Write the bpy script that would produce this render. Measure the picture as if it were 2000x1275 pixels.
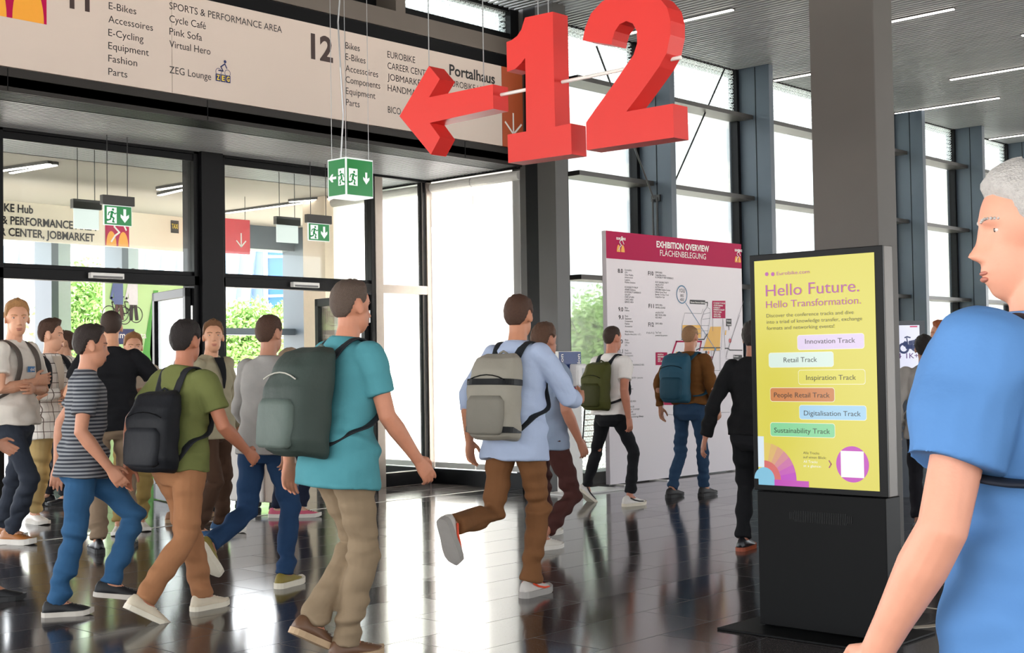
import bpy, bmesh, math, random
import numpy as np
from mathutils import Vector, Matrix

for o in list(bpy.data.objects):
    bpy.data.objects.remove(o, do_unlink=True)
S = bpy.context.scene
COL = S.collection
random.seed(7)
RNG = np.random.default_rng(7)

# ------------------------------------------------------------------ camera
CAM_H = 1.36
YAW, PITCH, ROLL, FPX = math.radians(42.986), math.radians(1.711), math.radians(-0.8955), 2592.1
_f = np.array([math.cos(YAW) * math.cos(PITCH), math.sin(YAW) * math.cos(PITCH), math.sin(PITCH)])
_r = np.array([math.sin(YAW), -math.cos(YAW), 0.0])
_u = np.cross(_r, _f)
_c, _s = math.cos(ROLL), math.sin(ROLL)
CAM_R = np.array([_c * _r + _s * _u, -_s * _r + _c * _u, _f])
CAM_P = np.array([0.0, 0.0, CAM_H])
cam = bpy.data.cameras.new('camera')
cam.sensor_width = 36.0
cam.lens = FPX / 2000 * 36.0
cam.clip_start, cam.clip_end = 0.05, 500
camo = bpy.data.objects.new('camera', cam)
COL.objects.link(camo)
m = Matrix.Identity(4)
for i in range(3):
    m[i][0], m[i][1], m[i][2], m[i][3] = CAM_R[0][i], CAM_R[1][i], -CAM_R[2][i], CAM_P[i]
camo.matrix_world = m
S.camera = camo

# ------------------------------------------------------------------ colour management, sky, lights
S.view_settings.view_transform = 'Standard'
S.view_settings.look = 'None'
S.view_settings.gamma = 1.0
S.view_settings.use_curve_mapping = False
S.view_settings.exposure = 0.7

w = bpy.data.worlds.new('sky')
S.world = w
w.use_nodes = True
nt = w.node_tree
nt.nodes.clear()
out = nt.nodes.new('ShaderNodeOutputWorld')
bg = nt.nodes.new('ShaderNodeBackground')
tc = nt.nodes.new('ShaderNodeTexCoord')
dot = nt.nodes.new('ShaderNodeVectorMath'); dot.operation = 'DOT_PRODUCT'
dot.inputs[1].default_value = (0.42, 0.68, 0.75)
mr = nt.nodes.new('ShaderNodeMapRange')
mr.inputs['From Min'].default_value = -0.35
mr.inputs['From Max'].default_value = 0.35
mr.inputs['To Min'].default_value = 2.2
mr.inputs['To Max'].default_value = 4.6
bg.inputs['Color'].default_value = (0.93, 0.97, 1.0, 1)
nt.links.new(tc.outputs['Generated'], dot.inputs[0])
nt.links.new(dot.outputs['Value'], mr.inputs['Value'])
nt.links.new(mr.outputs['Result'], bg.inputs['Strength'])
nt.links.new(bg.outputs['Background'], out.inputs['Surface'])

sun = bpy.data.lights.new('sun', 'SUN')
sun.energy = 22.0
sun.angle = 0.02
sun.color = (1.0, 0.95, 0.88)
suno = bpy.data.objects.new('sun', sun)
COL.objects.link(suno)
_d = Vector((math.cos(math.radians(48)) * math.cos(math.radians(-5)), math.cos(math.radians(48)) * math.sin(math.radians(-5)), math.sin(math.radians(48))))
suno.rotation_euler = _d.to_track_quat('Z', 'Y').to_euler()

CEIL = 5.33       # hall ceiling
SOFFIT = 3.58     # entrance soffit
FRONT = 9.95      # plane of the sign wall
GLASS = 9.98      # plane of the hall's glass wall
DOORY = 11.42     # plane of the entrance doors
CORNER = 10.88    # first facade column

# ------------------------------------------------------------------ helpers
def ray(px, py):
    return CAM_R.T @ np.array([(px - 1000) / FPX, (637.5 - py) / FPX, 1.0])
def hit(px, py, ax, v):
    d = ray(px, py)
    return CAM_P + d * (v - CAM_P[ax]) / d[ax]
def floor_at(px, py, z=0.0):
    return hit(px, py, 2, z)
def proj(P):
    v = CAM_R @ (np.array(P, float) - CAM_P)
    return np.array([1000 + FPX * v[0] / v[2], 637.5 - FPX * v[1] / v[2], v[2]])
def height_over(P, py):
    a = proj([P[0], P[1], 0])[1]; b = proj([P[0], P[1], 1])[1]
    return (py - a) / (b - a)

def lin(h):
    h = h.lstrip('#')
    c = [int(h[i:i + 2], 16) / 255 for i in (0, 2, 4)]
    return tuple((x / 12.92 if x <= .04045 else ((x + .055) / 1.055) ** 2.4) for x in c) + (1.0,)

def newmat(name):
    mt = bpy.data.materials.new(name)
    mt.use_nodes = True
    n = mt.node_tree
    n.nodes.clear()
    o = n.nodes.new('ShaderNodeOutputMaterial')
    b = n.nodes.new('ShaderNodeBsdfPrincipled')
    n.links.new(b.outputs[0], o.inputs[0])
    return mt, n, b
_mc = {}
def mat(name, hexc, rough=0.6, metal=0.0, spec=0.5, var=0.06, scale=25.0, bump=0.0, bscale=60.0, coat=0.0):
    """Plain surface: procedural noise varies the colour a little and bumps it."""
    if name in _mc: return _mc[name]
    mt, n, b = newmat(name)
    c = lin(hexc) if isinstance(hexc, str) else hexc
    tcn = n.nodes.new('ShaderNodeTexCoord')
    nz = n.nodes.new('ShaderNodeTexNoise'); nz.inputs['Scale'].default_value = scale; nz.inputs['Detail'].default_value = 3
    n.links.new(tcn.outputs['Object'], nz.inputs['Vector'])
    mx = n.nodes.new('ShaderNodeMix'); mx.data_type = 'RGBA'
    mx.inputs[6].default_value = tuple(x * (1 - var) for x in c[:3]) + (1,)
    mx.inputs[7].default_value = tuple(min(1, x * (1 + var)) for x in c[:3]) + (1,)
    n.links.new(nz.outputs['Fac'], mx.inputs[0])
    n.links.new(mx.outputs[2], b.inputs['Base Color'])
    b.inputs['Roughness'].default_value = rough
    b.inputs['Metallic'].default_value = metal
    b.inputs['Specular IOR Level'].default_value = spec
    b.inputs['Coat Weight'].default_value = coat
    if bump > 0:
        n2 = n.nodes.new('ShaderNodeTexNoise'); n2.inputs['Scale'].default_value = bscale; n2.inputs['Detail'].default_value = 4
        n.links.new(tcn.outputs['Object'], n2.inputs['Vector'])
        bp = n.nodes.new('ShaderNodeBump'); bp.inputs['Strength'].default_value = bump; bp.inputs['Distance'].default_value = 0.02
        n.links.new(n2.outputs['Fac'], bp.inputs['Height'])
        n.links.new(bp.outputs[0], b.inputs['Normal'])
    _mc[name] = mt
    return mt
def emis(name, hexc, strength=1.0):
    if name in _mc: return _mc[name]
    mt, n, b = newmat(name)
    c = lin(hexc)
    b.inputs['Base Color'].default_value = tuple(x * .06 for x in c[:3]) + (1,)
    b.inputs['Emission Color'].default_value = c
    b.inputs['Emission Strength'].default_value = strength / 2 ** S.view_settings.exposure
    b.inputs['Roughness'].default_value = 0.25
    _mc[name] = mt
    return mt
def mnode(n, op, a, b=None, c=None):
    q = n.nodes.new('ShaderNodeMath'); q.operation = op
    for i, v in enumerate((a, b, c)):
        if v is None: continue
        if isinstance(v, (int, float)): q.inputs[i].default_value = v
        else: n.links.new(v, q.inputs[i])
    return q.outputs[0]

class MB:
    """Collects shapes; build() links them as ONE mesh object."""
    def __init__(self):
        self.v = []; self.f = []; self.mi = []; self.n = 0
    def add(self, vs, fs, mi=0):
        vs = np.asarray(vs, float).reshape(-1, 3)
        self.v.append(vs)
        for f in fs:
            self.f.append([i + self.n for i in f]); self.mi.append(mi)
        self.n += len(vs)
        return self
    def box(self, a, b, mi=0):
        x0, y0, z0 = [min(p, q) for p, q in zip(a, b)]; x1, y1, z1 = [max(p, q) for p, q in zip(a, b)]
        vs = [(x0, y0, z0), (x1, y0, z0), (x1, y1, z0), (x0, y1, z0), (x0, y0, z1), (x1, y0, z1), (x1, y1, z1), (x0, y1, z1)]
        return self.add(vs, [(0, 3, 2, 1), (4, 5, 6, 7), (0, 1, 5, 4), (1, 2, 6, 5), (2, 3, 7, 6), (3, 0, 4, 7)], mi)
    def cyl(self, p, q, r, n=10, r2=None, mi=0):
        p = np.array(p, float); q = np.array(q, float); r2 = r if r2 is None else r2
        t = q - p; t /= np.linalg.norm(t) + 1e-12
        a = np.cross(t, [0, 0, 1.0])
        if np.linalg.norm(a) < 1e-3: a = np.cross(t, [1.0, 0, 0])
        a /= np.linalg.norm(a); b = np.cross(t, a)
        an = [2 * math.pi * k / n for k in range(n)]
        vs = [p + r * (math.cos(x) * a + math.sin(x) * b) for x in an] + [q + r2 * (math.cos(x) * a + math.sin(x) * b) for x in an]
        fs = [(k, (k + 1) % n, n + (k + 1) % n, n + k) for k in range(n)] + [tuple(range(n - 1, -1, -1)), tuple(range(n, 2 * n))]
        return self.add(vs, fs, mi)
    def tube(self, pts, r, n=8, mi=0):
        for a, b in zip(pts[:-1], pts[1:]): self.cyl(a, b, r, n, mi=mi)
        return self
    def prism(self, outline, fn, d0, d1, mi=0):
        """outline: 2-D points counter-clockwise; fn(u, v, d) -> 3-D point."""
        n = len(outline)
        vs = [fn(u, v, d0) for u, v in outline] + [fn(u, v, d1) for u, v in outline]
        fs = [tuple(range(n)), tuple(range(2 * n - 1, n - 1, -1))] + [(k, n + k, n + (k + 1) % n, (k + 1) % n) for k in range(n)]
        return self.add(vs, fs, mi)
    def mesh(self, name='m'):
        me = bpy.data.meshes.new(name)
        vs = np.concatenate(self.v) if self.v else np.zeros((0, 3))
        me.from_pydata([tuple(x) for x in vs], [], self.f)
        me.polygons.foreach_set('material_index', self.mi)
        me.update()
        return me
    def build(self, name, mats, parent=None, smooth=False, bevel=0.0, fix=True, loc=None):
        me = self.mesh(name)
        if fix or bevel > 0:
            bm = bmesh.new(); bm.from_mesh(me)
            bmesh.ops.recalc_face_normals(bm, faces=bm.faces)
            if bevel > 0:
                bmesh.ops.bevel(bm, geom=[e for e in bm.edges if len(e.link_faces) == 2 and e.calc_face_angle(0) > .5], offset=bevel, segments=2, profile=.5, affect='EDGES', clamp_overlap=True)
            bm.to_mesh(me); bm.free()
        return put(name, me, mats, parent, smooth)
def put(name, me, mats, parent=None, smooth=False):
    for q in (mats if isinstance(mats, (list, tuple)) else [mats]): me.materials.append(q)
    if smooth: me.polygons.foreach_set('use_smooth', [True] * len(me.polygons))
    o = bpy.data.objects.new(name, me)
    COL.objects.link(o)
    if parent is not None: o.parent = parent
    return o
def thing(name, label, cat, loc=(0, 0, 0), rz=0.0, group=None):
    o = bpy.data.objects.new(name, None); COL.objects.link(o)
    o.empty_display_size = 0.1
    o.location = loc; o.rotation_euler = (0, 0, rz)
    tag(o, label, cat, group)
    return o
def tag(o, label, cat, group=None):
    o['label'] = label; o['category'] = cat
    if group: o['group'] = group
    return o
def struct(o):
    o['kind'] = 'structure'
    return o

_tc = {}
def glyphs(s, bold=0.0):
    k = (s, bold)
    if k in _tc: return _tc[k]
    cu = bpy.data.curves.new('t', 'FONT'); cu.body = s; cu.size = 1.0; cu.offset = bold; cu.resolution_u = 3
    ob = bpy.data.objects.new('t', cu); COL.objects.link(ob)
    dg = bpy.context.evaluated_depsgraph_get()
    me = bpy.data.meshes.new_from_object(ob.evaluated_get(dg))
    vs = np.array([v.co[:2] for v in me.vertices]).reshape(-1, 2)
    fs = [tuple(p.vertices) for p in me.polygons]
    bpy.data.objects.remove(ob); bpy.data.meshes.remove(me); bpy.data.curves.remove(cu)
    _tc[k] = (vs, fs)
    return _tc[k]
CAPH = glyphs('H')[0][:, 1].max()
def text(mb, s, fn, u, v, width, cap, bold=0.0, d=0.0, mi=0, align='l'):
    """Set one line: u, v is the baseline start, width its length (None: natural), cap the height of a capital."""
    vs, fs = glyphs(s, bold)
    if len(vs) == 0: return
    k = cap / CAPH
    w0 = vs[:, 0].max() - vs[:, 0].min()
    kx = k if width is None else width / w0
    x = (vs[:, 0] - vs[:, 0].min()) * kx
    if align == 'c': x -= w0 * kx / 2
    mb.add([fn(u + a, v + b * k, d) for a, b in zip(x, vs[:, 1])], fs, mi)

# planes one writes on: u runs to the reader's right, v up, d towards the reader
def wall_fn(y): return lambda u, v, d: (u, y - d, v)
def side_fn(x): return lambda u, v, d: (x - d, -u, v)
def text_px(mb, s, fn, plane, l, base, r, cap, bold=0.0, d=0.002, mi=0):
    """A line read off the photograph: left and right end and cap height as pixels, set on its plane."""
    ax, val = plane
    P = hit(l, base, ax, val); T = hit(l, base - cap, ax, val)
    # the right end shares the baseline's height
    def uz(p): return (p[0] if ax == 1 else -p[1]), p[2]
    u0, v0 = uz(P)
    lo = base
    for _ in range(12):
        Q = hit(r, lo, ax, val)
        lo += (Q[2] - v0) * 180
    u1 = uz(hit(r, lo, ax, val))[0]
    text(mb, s, fn, u0, v0, u1 - u0, T[2] - P[2], bold, d, mi)

def arc(cx, cy, r, a0, a1, n=12, ry=None):
    ry = r if ry is None else ry
    return [(cx + r * math.cos(math.radians(a0 + (a1 - a0) * k / n)), cy + ry * math.sin(math.radians(a0 + (a1 - a0) * k / n))) for k in range(n + 1)]
def rrect(x0, y0, x1, y1, r, n=6):
    return arc(x1 - r, y0 + r, r, -90, 0, n) + arc(x1 - r, y1 - r, r, 0, 90, n) + arc(x0 + r, y1 - r, r, 90, 180, n) + arc(x0 + r, y0 + r, r, 180, 270, n)
def flat(mb, outline, fn, d, mi=0):
    mb.add([fn(u, v, d) for u, v in outline], [tuple(range(len(outline)))], mi)
def ring(mb, cx, cy, r0, r1, fn, d, mi=0, a0=0, a1=360, n=28, k=1.0):
    A = arc(cx, cy, r0, a0, a1, n, r0 * k); B = arc(cx, cy, r1, a0, a1, n, r1 * k)
    vs = [fn(u, v, d) for u, v in A + B]
    mb.add(vs, [(i, i + 1, n + 2 + i, n + 1 + i) for i in range(n)], mi)
def stroke(mb, pts, wd, fn, d, mi=0):
    for (x0, y0), (x1, y1) in zip(pts[:-1], pts[1:]):
        L = math.hypot(x1 - x0, y1 - y0) + 1e-9; nx, ny = -(y1 - y0) / L * wd / 2, (x1 - x0) / L * wd / 2
        ex, ey = (x1 - x0) / L * wd * .3, (y1 - y0) / L * wd * .3
        flat(mb, [(x0 + nx - ex, y0 + ny - ey), (x0 - nx - ex, y0 - ny - ey), (x1 - nx + ex, y1 - ny + ey), (x1 + nx + ex, y1 + ny + ey)], fn, d, mi)
# ------------------------------------------------------------------ materials of the building
def granite():
    mt, n, b = newmat('polished_granite')
    g = n.nodes.new('ShaderNodeNewGeometry')
    sp = n.nodes.new('ShaderNodeSeparateXYZ'); n.links.new(g.outputs['Position'], sp.inputs[0])
    TX, TY = 0.90, 0.45
    ux = mnode(n, 'DIVIDE', sp.outputs[0], TX); uy = mnode(n, 'DIVIDE', sp.outputs[1], TY)
    row = mnode(n, 'FLOOR', uy)
    ux2 = mnode(n, 'ADD', ux, mnode(n, 'MULTIPLY', mnode(n, 'MODULO', row, 2.0), 0.5))
    fx = mnode(n, 'ABSOLUTE', mnode(n, 'SUBTRACT', mnode(n, 'FRACT', ux2), 0.5))
    fy = mnode(n, 'ABSOLUTE', mnode(n, 'SUBTRACT', mnode(n, 'FRACT', uy), 0.5))
    joint = mnode(n, 'MAXIMUM', mnode(n, 'GREATER_THAN', fx, 0.5 - 0.0028 / TX), mnode(n, 'GREATER_THAN', fy, 0.5 - 0.0028 / TY))
    cmb = n.nodes.new('ShaderNodeCombineXYZ')
    n.links.new(mnode(n, 'FLOOR', ux2), cmb.inputs[0]); n.links.new(row, cmb.inputs[1])
    wn = n.nodes.new('ShaderNodeTexWhiteNoise'); n.links.new(cmb.outputs[0], wn.inputs['Vector'])
    vo = n.nodes.new('ShaderNodeTexVoronoi'); vo.inputs['Scale'].default_value = 130
    n.links.new(g.outputs['Position'], vo.inputs['Vector'])
    fleck = mnode(n, 'LESS_THAN', vo.outputs['Distance'], 0.17)
    nz = n.nodes.new('ShaderNodeTexNoise'); nz.inputs['Scale'].default_value = 90; n.links.new(g.outputs['Position'], nz.inputs['Vector'])
    mx = n.nodes.new('ShaderNodeMix'); mx.data_type = 'RGBA'
    mx.inputs[6].default_value = lin('292526'); mx.inputs[7].default_value = lin('514a48')
    n.links.new(mnode(n, 'ADD', mnode(n, 'MULTIPLY', nz.outputs['Fac'], 0.5), mnode(n, 'MULTIPLY', wn.outputs['Value'], 0.4)), mx.inputs[0])
    m2 = n.nodes.new('ShaderNodeMix'); m2.data_type = 'RGBA'; m2.inputs[7].default_value = lin('8d8580')
    n.links.new(fleck, m2.inputs[0]); n.links.new(mx.outputs[2], m2.inputs[6])
    m3 = n.nodes.new('ShaderNodeMix'); m3.data_type = 'RGBA'; m3.inputs[7].default_value = lin('17151a')
    n.links.new(joint, m3.inputs[0]); n.links.new(m2.outputs[2], m3.inputs[6])
    n.links.new(m3.outputs[2], b.inputs['Base Color'])
    n.links.new(mnode(n, 'ADD', mnode(n, 'MULTIPLY', wn.outputs['Value'], 0.05), mnode(n, 'ADD', 0.10, mnode(n, 'MULTIPLY', joint, 0.4))), b.inputs['Roughness'])
    b.inputs['Specular IOR Level'].default_value = 0.62
    return mt
def glass_mat(name, frit):
    mt = bpy.data.materials.new(name); mt.use_nodes = True
    n = mt.node_tree; n.nodes.clear()
    o = n.nodes.new('ShaderNodeOutputMaterial')
    tr = n.nodes.new('ShaderNodeBsdfTransparent'); tr.inputs[0].default_value = (0.94, 0.97, 0.96, 1)
    gl = n.nodes.new('ShaderNodeBsdfGlossy'); gl.inputs['Roughness'].default_value = 0.02
    fr = n.nodes.new('ShaderNodeFresnel'); fr.inputs['IOR'].default_value = 1.42
    mx = n.nodes.new('ShaderNodeMixShader')
    n.links.new(mnode(n, 'MULTIPLY', fr.outputs[0], 0.8), mx.inputs[0]); n.links.new(tr.outputs[0], mx.inputs[1]); n.links.new(gl.outputs[0], mx.inputs[2])
    last = mx.outputs[0]
    if frit:
        g = n.nodes.new('ShaderNodeNewGeometry')
        sp = n.nodes.new('ShaderNodeSeparateXYZ'); n.links.new(g.outputs['Position'], sp.inputs[0])
        u = mnode(n, 'DIVIDE', sp.outputs[0], 0.075); v = mnode(n, 'DIVIDE', sp.outputs[2], 0.065)
        row = mnode(n, 'FLOOR', v)
        u = mnode(n, 'ADD', u, mnode(n, 'MULTIPLY', mnode(n, 'MODULO', row, 2.0), 0.5))
        fu = mnode(n, 'SUBTRACT', mnode(n, 'FRACT', u), 0.5); fv = mnode(n, 'SUBTRACT', mnode(n, 'FRACT', v), 0.5)
        r = mnode(n, 'SQRT', mnode(n, 'ADD', mnode(n, 'MULTIPLY', fu, fu), mnode(n, 'MULTIPLY', fv, fv)))
        rg = mnode(n, 'MULTIPLY', mnode(n, 'LESS_THAN', r, 0.40), mnode(n, 'GREATER_THAN', r, 0.22))
        zone = mnode(n, 'MAXIMUM', mnode(n, 'LESS_THAN', sp.outputs[2], 1.22), mnode(n, 'GREATER_THAN', sp.outputs[2], 4.66))
        df = n.nodes.new('ShaderNodeBsdfDiffuse'); df.inputs[0].default_value = (.62, .68, .68, 1)
        tl = n.nodes.new('ShaderNodeBsdfTranslucent'); tl.inputs[0].default_value = (.55, .62, .62, 1)
        m1 = n.nodes.new('ShaderNodeMixShader'); m1.inputs[0].default_value = .5
        n.links.new(df.outputs[0], m1.inputs[1]); n.links.new(tl.outputs[0], m1.inputs[2])
        m2 = n.nodes.new('ShaderNodeMixShader')
        n.links.new(mnode(n, 'MULTIPLY', mnode(n, 'MULTIPLY', rg, zone), 0.8), m2.inputs[0])
        n.links.new(last, m2.inputs[1]); n.links.new(m1.outputs[0], m2.inputs[2])
        last = m2.outputs[0]
    n.links.new(last, o.inputs[0])
    return mt
def blind_mat():
    mt = bpy.data.materials.new('blind_cloth'); mt.use_nodes = True
    n = mt.node_tree; n.nodes.clear()
    o = n.nodes.new('ShaderNodeOutputMaterial')
    tl = n.nodes.new('ShaderNodeBsdfTranslucent'); tl.inputs[0].default_value = (.93, .93, .92, 1)
    df = n.nodes.new('ShaderNodeBsdfDiffuse'); df.inputs[0].default_value = (.9, .89, .87, 1)
    wv = n.nodes.new('ShaderNodeTexNoise'); wv.inputs['Scale'].default_value = 400
    mx = n.nodes.new('ShaderNodeMixShader')
    n.links.new(mnode(n, 'ADD', .2, mnode(n, 'MULTIPLY', wv.outputs['Fac'], .1)), mx.inputs[0])
    n.links.new(tl.outputs[0], mx.inputs[1]); n.links.new(df.outputs[0], mx.inputs[2])
    n.links.new(mx.outputs[0], o.inputs[0])
    return mt
M_FLOOR = granite()
M_GLASS = glass_mat('clear_glass', False)
M_FRIT = glass_mat('printed_glass', True)
M_BLIND = blind_mat()
M_DARK = mat('anthracite_metal', '363432', .42, .0, .5, .05, 8)
M_FIN = mat('slate_grey_metal', '414c57', .42, .1, .5, .05, 6)
M_BLACK = mat('black_metal', '0d0d0f', .4, .0, .14, .08, 9)
M_FASCIA = mat('black_brown_fascia', '2c2927', .5, 0, .25, .06, 5)
M_BRONZE = mat('bronze_grey_metal', '7b726a', .3, .45, .5, .07, 3)
M_SLAT = mat('ceiling_slat_metal', '8f9193', .42, .0, .5, .1, 1.2)
M_SLATBACK = mat('ceiling_void', '0c0c0d', .9, 0, .1)
M_WHITE = mat('white_lacquer', 'e9e6e2', .35)
M_VCEIL = mat('beige_plaster', '918980', .8, bump=.05)
M_PAVE = mat('pale_paving', 'cfc9c0', .8, var=.1, scale=3)
M_LED = emis('led_strip', 'fff4ea', 9.0)
M_WIRE = mat('steel_wire', 'aeb0b2', .3, .8)
M_ROD = mat('black_rod', '1a1a1c', .4)
M_INK = mat('black_print', '231f20', .6, var=.02)

# ------------------------------------------------------------------ floor, ceilings, ground
mb = MB()
mb.box((-6, -14, -.12), (42, FRONT + .1, 0)); mb.box((-6, FRONT + .1, -.12), (CORNER + .05, 17.3, 0))
struct(mb.build('floor', M_FLOOR))
mb = MB(); mb.box((-60, -60, -.4), (140, 140, -.13))
struct(mb.build('ground', M_PAVE))
mb = MB(); mb.box((-6, 10.215, 0), (CORNER - .1, 10.245, .0025))
struct(mb.build('trim_1', mat('pale_strip', 'cfc8c2', .35)))

mb = MB(); mb.box((-6, -14, CEIL + .22), (42, GLASS, CEIL + .5), 1)
x = -6.0
while x < 42:
    mb.box((x, -14, CEIL), (x + .044, GLASS - .02, CEIL + .012), 0); x += .084
struct(mb.build('ceiling', [M_SLAT, M_SLATBACK], fix=False))

mb = MB(); mb.box((-6, FRONT, SOFFIT + .04), (CORNER, 12.7, SOFFIT + .12), 1)
y = FRONT + .02
while y < 12.7:
    mb.box((-6, y, SOFFIT), (CORNER, y + .030, SOFFIT + .008), 0); y += .058
x = -1.0
while x < CORNER:
    mb.box((x, FRONT + .02, SOFFIT + .0085), (x + .024, 12.7, SOFFIT + .016), 0); x += .075
struct(mb.build('ceiling', [M_SLAT, M_SLATBACK], fix=False))
mb = MB(); mb.box((-6, 12.7, SOFFIT), (CORNER + 3.6, 17.3, SOFFIT + .12))
struct(mb.build('ceiling', M_VCEIL))

# ------------------------------------------------------------------ wall over the entrance
mb = MB()
mb.box((-6, FRONT, SOFFIT), (CORNER, FRONT + .35, SOFFIT + .19), 0)            # fascia under the sign
mb.box((-6, FRONT + .02, SOFFIT + .19), (CORNER, FRONT + .35, 4.66), 0)
mb.box((-6, FRONT + .03, 4.65), (CORNER, FRONT + .35, 4.80), 1)                # black band
mb.box((-6, FRONT + .00, 4.80), (CORNER, FRONT + .35, 4.985), 2)               # bronze beam
mb.box((-6, FRONT + .00, 4.985), (8.44, FRONT + .35, CEIL + .05), 2)
mb.box((9.02, FRONT + .00, 4.985), (9.15, FRONT + .35, CEIL + .05), 2)
mb.box((8.44, FRONT + .00, 5.20), (9.02, FRONT + .35, CEIL + .05), 2)
mb.box((8.44, FRONT + .30, 4.985), (9.02, FRONT + .35, CEIL + .05), 1)
mb.box((9.15, FRONT + .04, 4.985), (CORNER, FRONT + .2, 5.06), 1)              # sill under the strip window
for xs in (1.2, 3.0, 4.9, 6.75, 8.35, 9.98):
    mb.box((xs, FRONT - .003, SOFFIT + .005), (xs + .008, FRONT + .01, SOFFIT + .185), 1)
struct(mb.build('wall_back', [M_FASCIA, M_BLACK, M_BRONZE]))
mb = MB(); mb.box((9.15, FRONT + .1, 5.06), (CORNER - .13, FRONT + .12, CEIL + .02))
w_ = struct(MB().box((9.15, FRONT + .05, CEIL - .02), (CORNER - .13, FRONT + .2, CEIL + .04)).box((10.75, FRONT + .02, 5.0), (CORNER, FRONT + .2, CEIL)).build('window_1', M_BLACK))
mb.build('pane', M_FRIT, w_)

# ------------------------------------------------------------------ glass wall of the hall: fins, transoms, panes
def fin(xk, w=.1, y0=9.46, name='column'):
    mb = MB()
    mb.box((xk, y0, 0), (xk + w, GLASS + .12, CEIL + .02), 0)
    mb.box((xk - .005, GLASS - .31, 0), (xk, GLASS - .302, CEIL), 1)            # joint between frame and cover
    struct(mb.build(name, [M_FIN, M_BLACK, M_BRONZE]))
NB = 11
fins = [CORNER + 2.13 + 2.24 * k for k in range(NB)]
for xk in fins: fin(xk)
mb = MB()
mb.box((CORNER, 9.46, 0), (CORNER + .21, 9.72, CEIL + .02), 0)
mb.box((CORNER, 9.72, 0), (CORNER + .36, 9.9, CEIL + .02), 1)
mb.box((CORNER, 9.9, 0), (CORNER + .72, GLASS + .12, CEIL + .02), 0)
struct(mb.build('column', [M_DARK, M_BLACK]))
left = CORNER + .72
for k, xk in enumerate(fins):
    mb = MB()
    for z in (0.0, 1.22, 2.34, 3.535, 4.63):
        h = .13 if z == 0 else .055
        mb.box((left, GLASS - .26, z), (xk, GLASS + .06, z + h), 0)
    mb.box((left, GLASS - .05, 0), (left + .05, GLASS + .06, CEIL), 1); mb.box((xk - .06, GLASS - .05, 0), (xk, GLASS + .06, CEIL), 1)
    wo = struct(mb.build('window_%d' % (k + 2), [M_DARK, M_BLACK]))
    MB().box((left + .03, GLASS, .1), (xk - .03, GLASS + .02, CEIL + .03)).build('pane', M_FRIT, wo)
    left = xk + .1
mb = MB()
p0, p1 = hit(1165, 90, 1, 9.62), hit(1277, 388, 1, 9.62)
mb.cyl(p0, p1, .011)
struct(mb.build('trim_2', M_ROD))
mb = MB(); mb.cyl(hit(1415, 135, 1, 9.88), hit(1300, 395, 1, 9.88), .011)
struct(mb.build('trim_3', M_ROD))
mb = MB()
pz0, pz1 = hit(1283, 385, 0, fins[0] - .03), hit(1281, 470, 0, fins[0] - .03)
mb.cyl(pz0, [pz0[0], pz0[1], pz1[2]], .014); mb.cyl([pz0[0] - .02, pz0[1] + .05, pz0[2] - .02], [pz0[0] - .02, pz0[1] + .05, pz1[2]], .012)
mb.box((pz0[0], pz0[1] - .04, pz0[2] - .05), (fins[0], pz0[1] + .09, pz0[2] + .03)); mb.box((pz0[0], pz0[1] - .04, pz1[2] - .03), (fins[0], pz0[1] + .09, pz1[2] + .04))
struct(mb.build('trim_4', M_ROD))

struct(MB().box((CORNER, GLASS - .015, CEIL - .012), (42, GLASS + .3, CEIL + .5)).build('trim_5', M_BLACK))

# ------------------------------------------------------------------ free-standing pillar
pc = CAM_P + ray(1715, 440) * 9.5
px0, py0 = pc[0], pc[1]
py1 = hit(1589, 446, 0, px0)[1]; px1 = hit(1752, 440, 1, py0)[0]
mb = MB(); mb.box((px0, py0, 0), (px1, py1, CEIL + .02))
struct(mb.build('column', mat('warm_grey_coat', '575350', .6, 0, .3, .04, 4), bevel=.008))

# ------------------------------------------------------------------ entrance front: posts, transoms, panes, blinds
TR = 2.32
mb = MB()
mb.box((5.40, DOORY, 0), (5.585, DOORY + .14, SOFFIT)); mb.box((5.32, DOORY + .02, 0), (5.40, DOORY + .2, SOFFIT))
mb.box((7.58, DOORY, 0), (7.64, DOORY + .12, SOFFIT)); mb.box((7.64, DOORY - .05, 0), (7.90, DOORY + .3, SOFFIT)); mb.box((7.90, DOORY, 0), (7.955, DOORY + .12, SOFFIT))
mb.box((9.93, DOORY, 0), (9.985, DOORY + .12, SOFFIT))
mb.box((3.0, DOORY, TR - .1), (9.93, DOORY + .12, TR))
mb.box((3.0, DOORY, SOFFIT - .03), (CORNER, DOORY + .12, SOFFIT))
mb.box((3.0, DOORY + .015, SOFFIT - .1), (9.93, DOORY + .05, SOFFIT - .03))
struct(mb.build('wall_front', M_BLACK, bevel=.004))
M_MULL = mat('grey_aluminium', '8a8079', .35, .5)
mb = MB()
mb.box((9.985, DOORY - .01, 0), (10.10, DOORY + .11, SOFFIT - .03), 0); mb.box((10.80, DOORY, 0), (CORNER, DOORY + .1, SOFFIT), 1)
mb.box((10.745, DOORY + .02, 0), (10.80, DOORY + .1, SOFFIT), 2)
mb.box((10.10, DOORY, TR - .1), (10.80, DOORY + .1, TR + .0), 0)
mb.box((10.10, DOORY, 0), (10.80, DOORY + .1, .16), 2)
wo = struct(mb.build('window_20', [M_MULL, M_MULL, M_BLACK], bevel=.003))
MB().box((10.1, DOORY + .05, .16), (10.745, DOORY + .06, TR - .1)).box((10.1, DOORY + .05, TR), (10.745, DOORY + .06, SOFFIT - .03)).build('pane', M_GLASS, wo)
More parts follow.
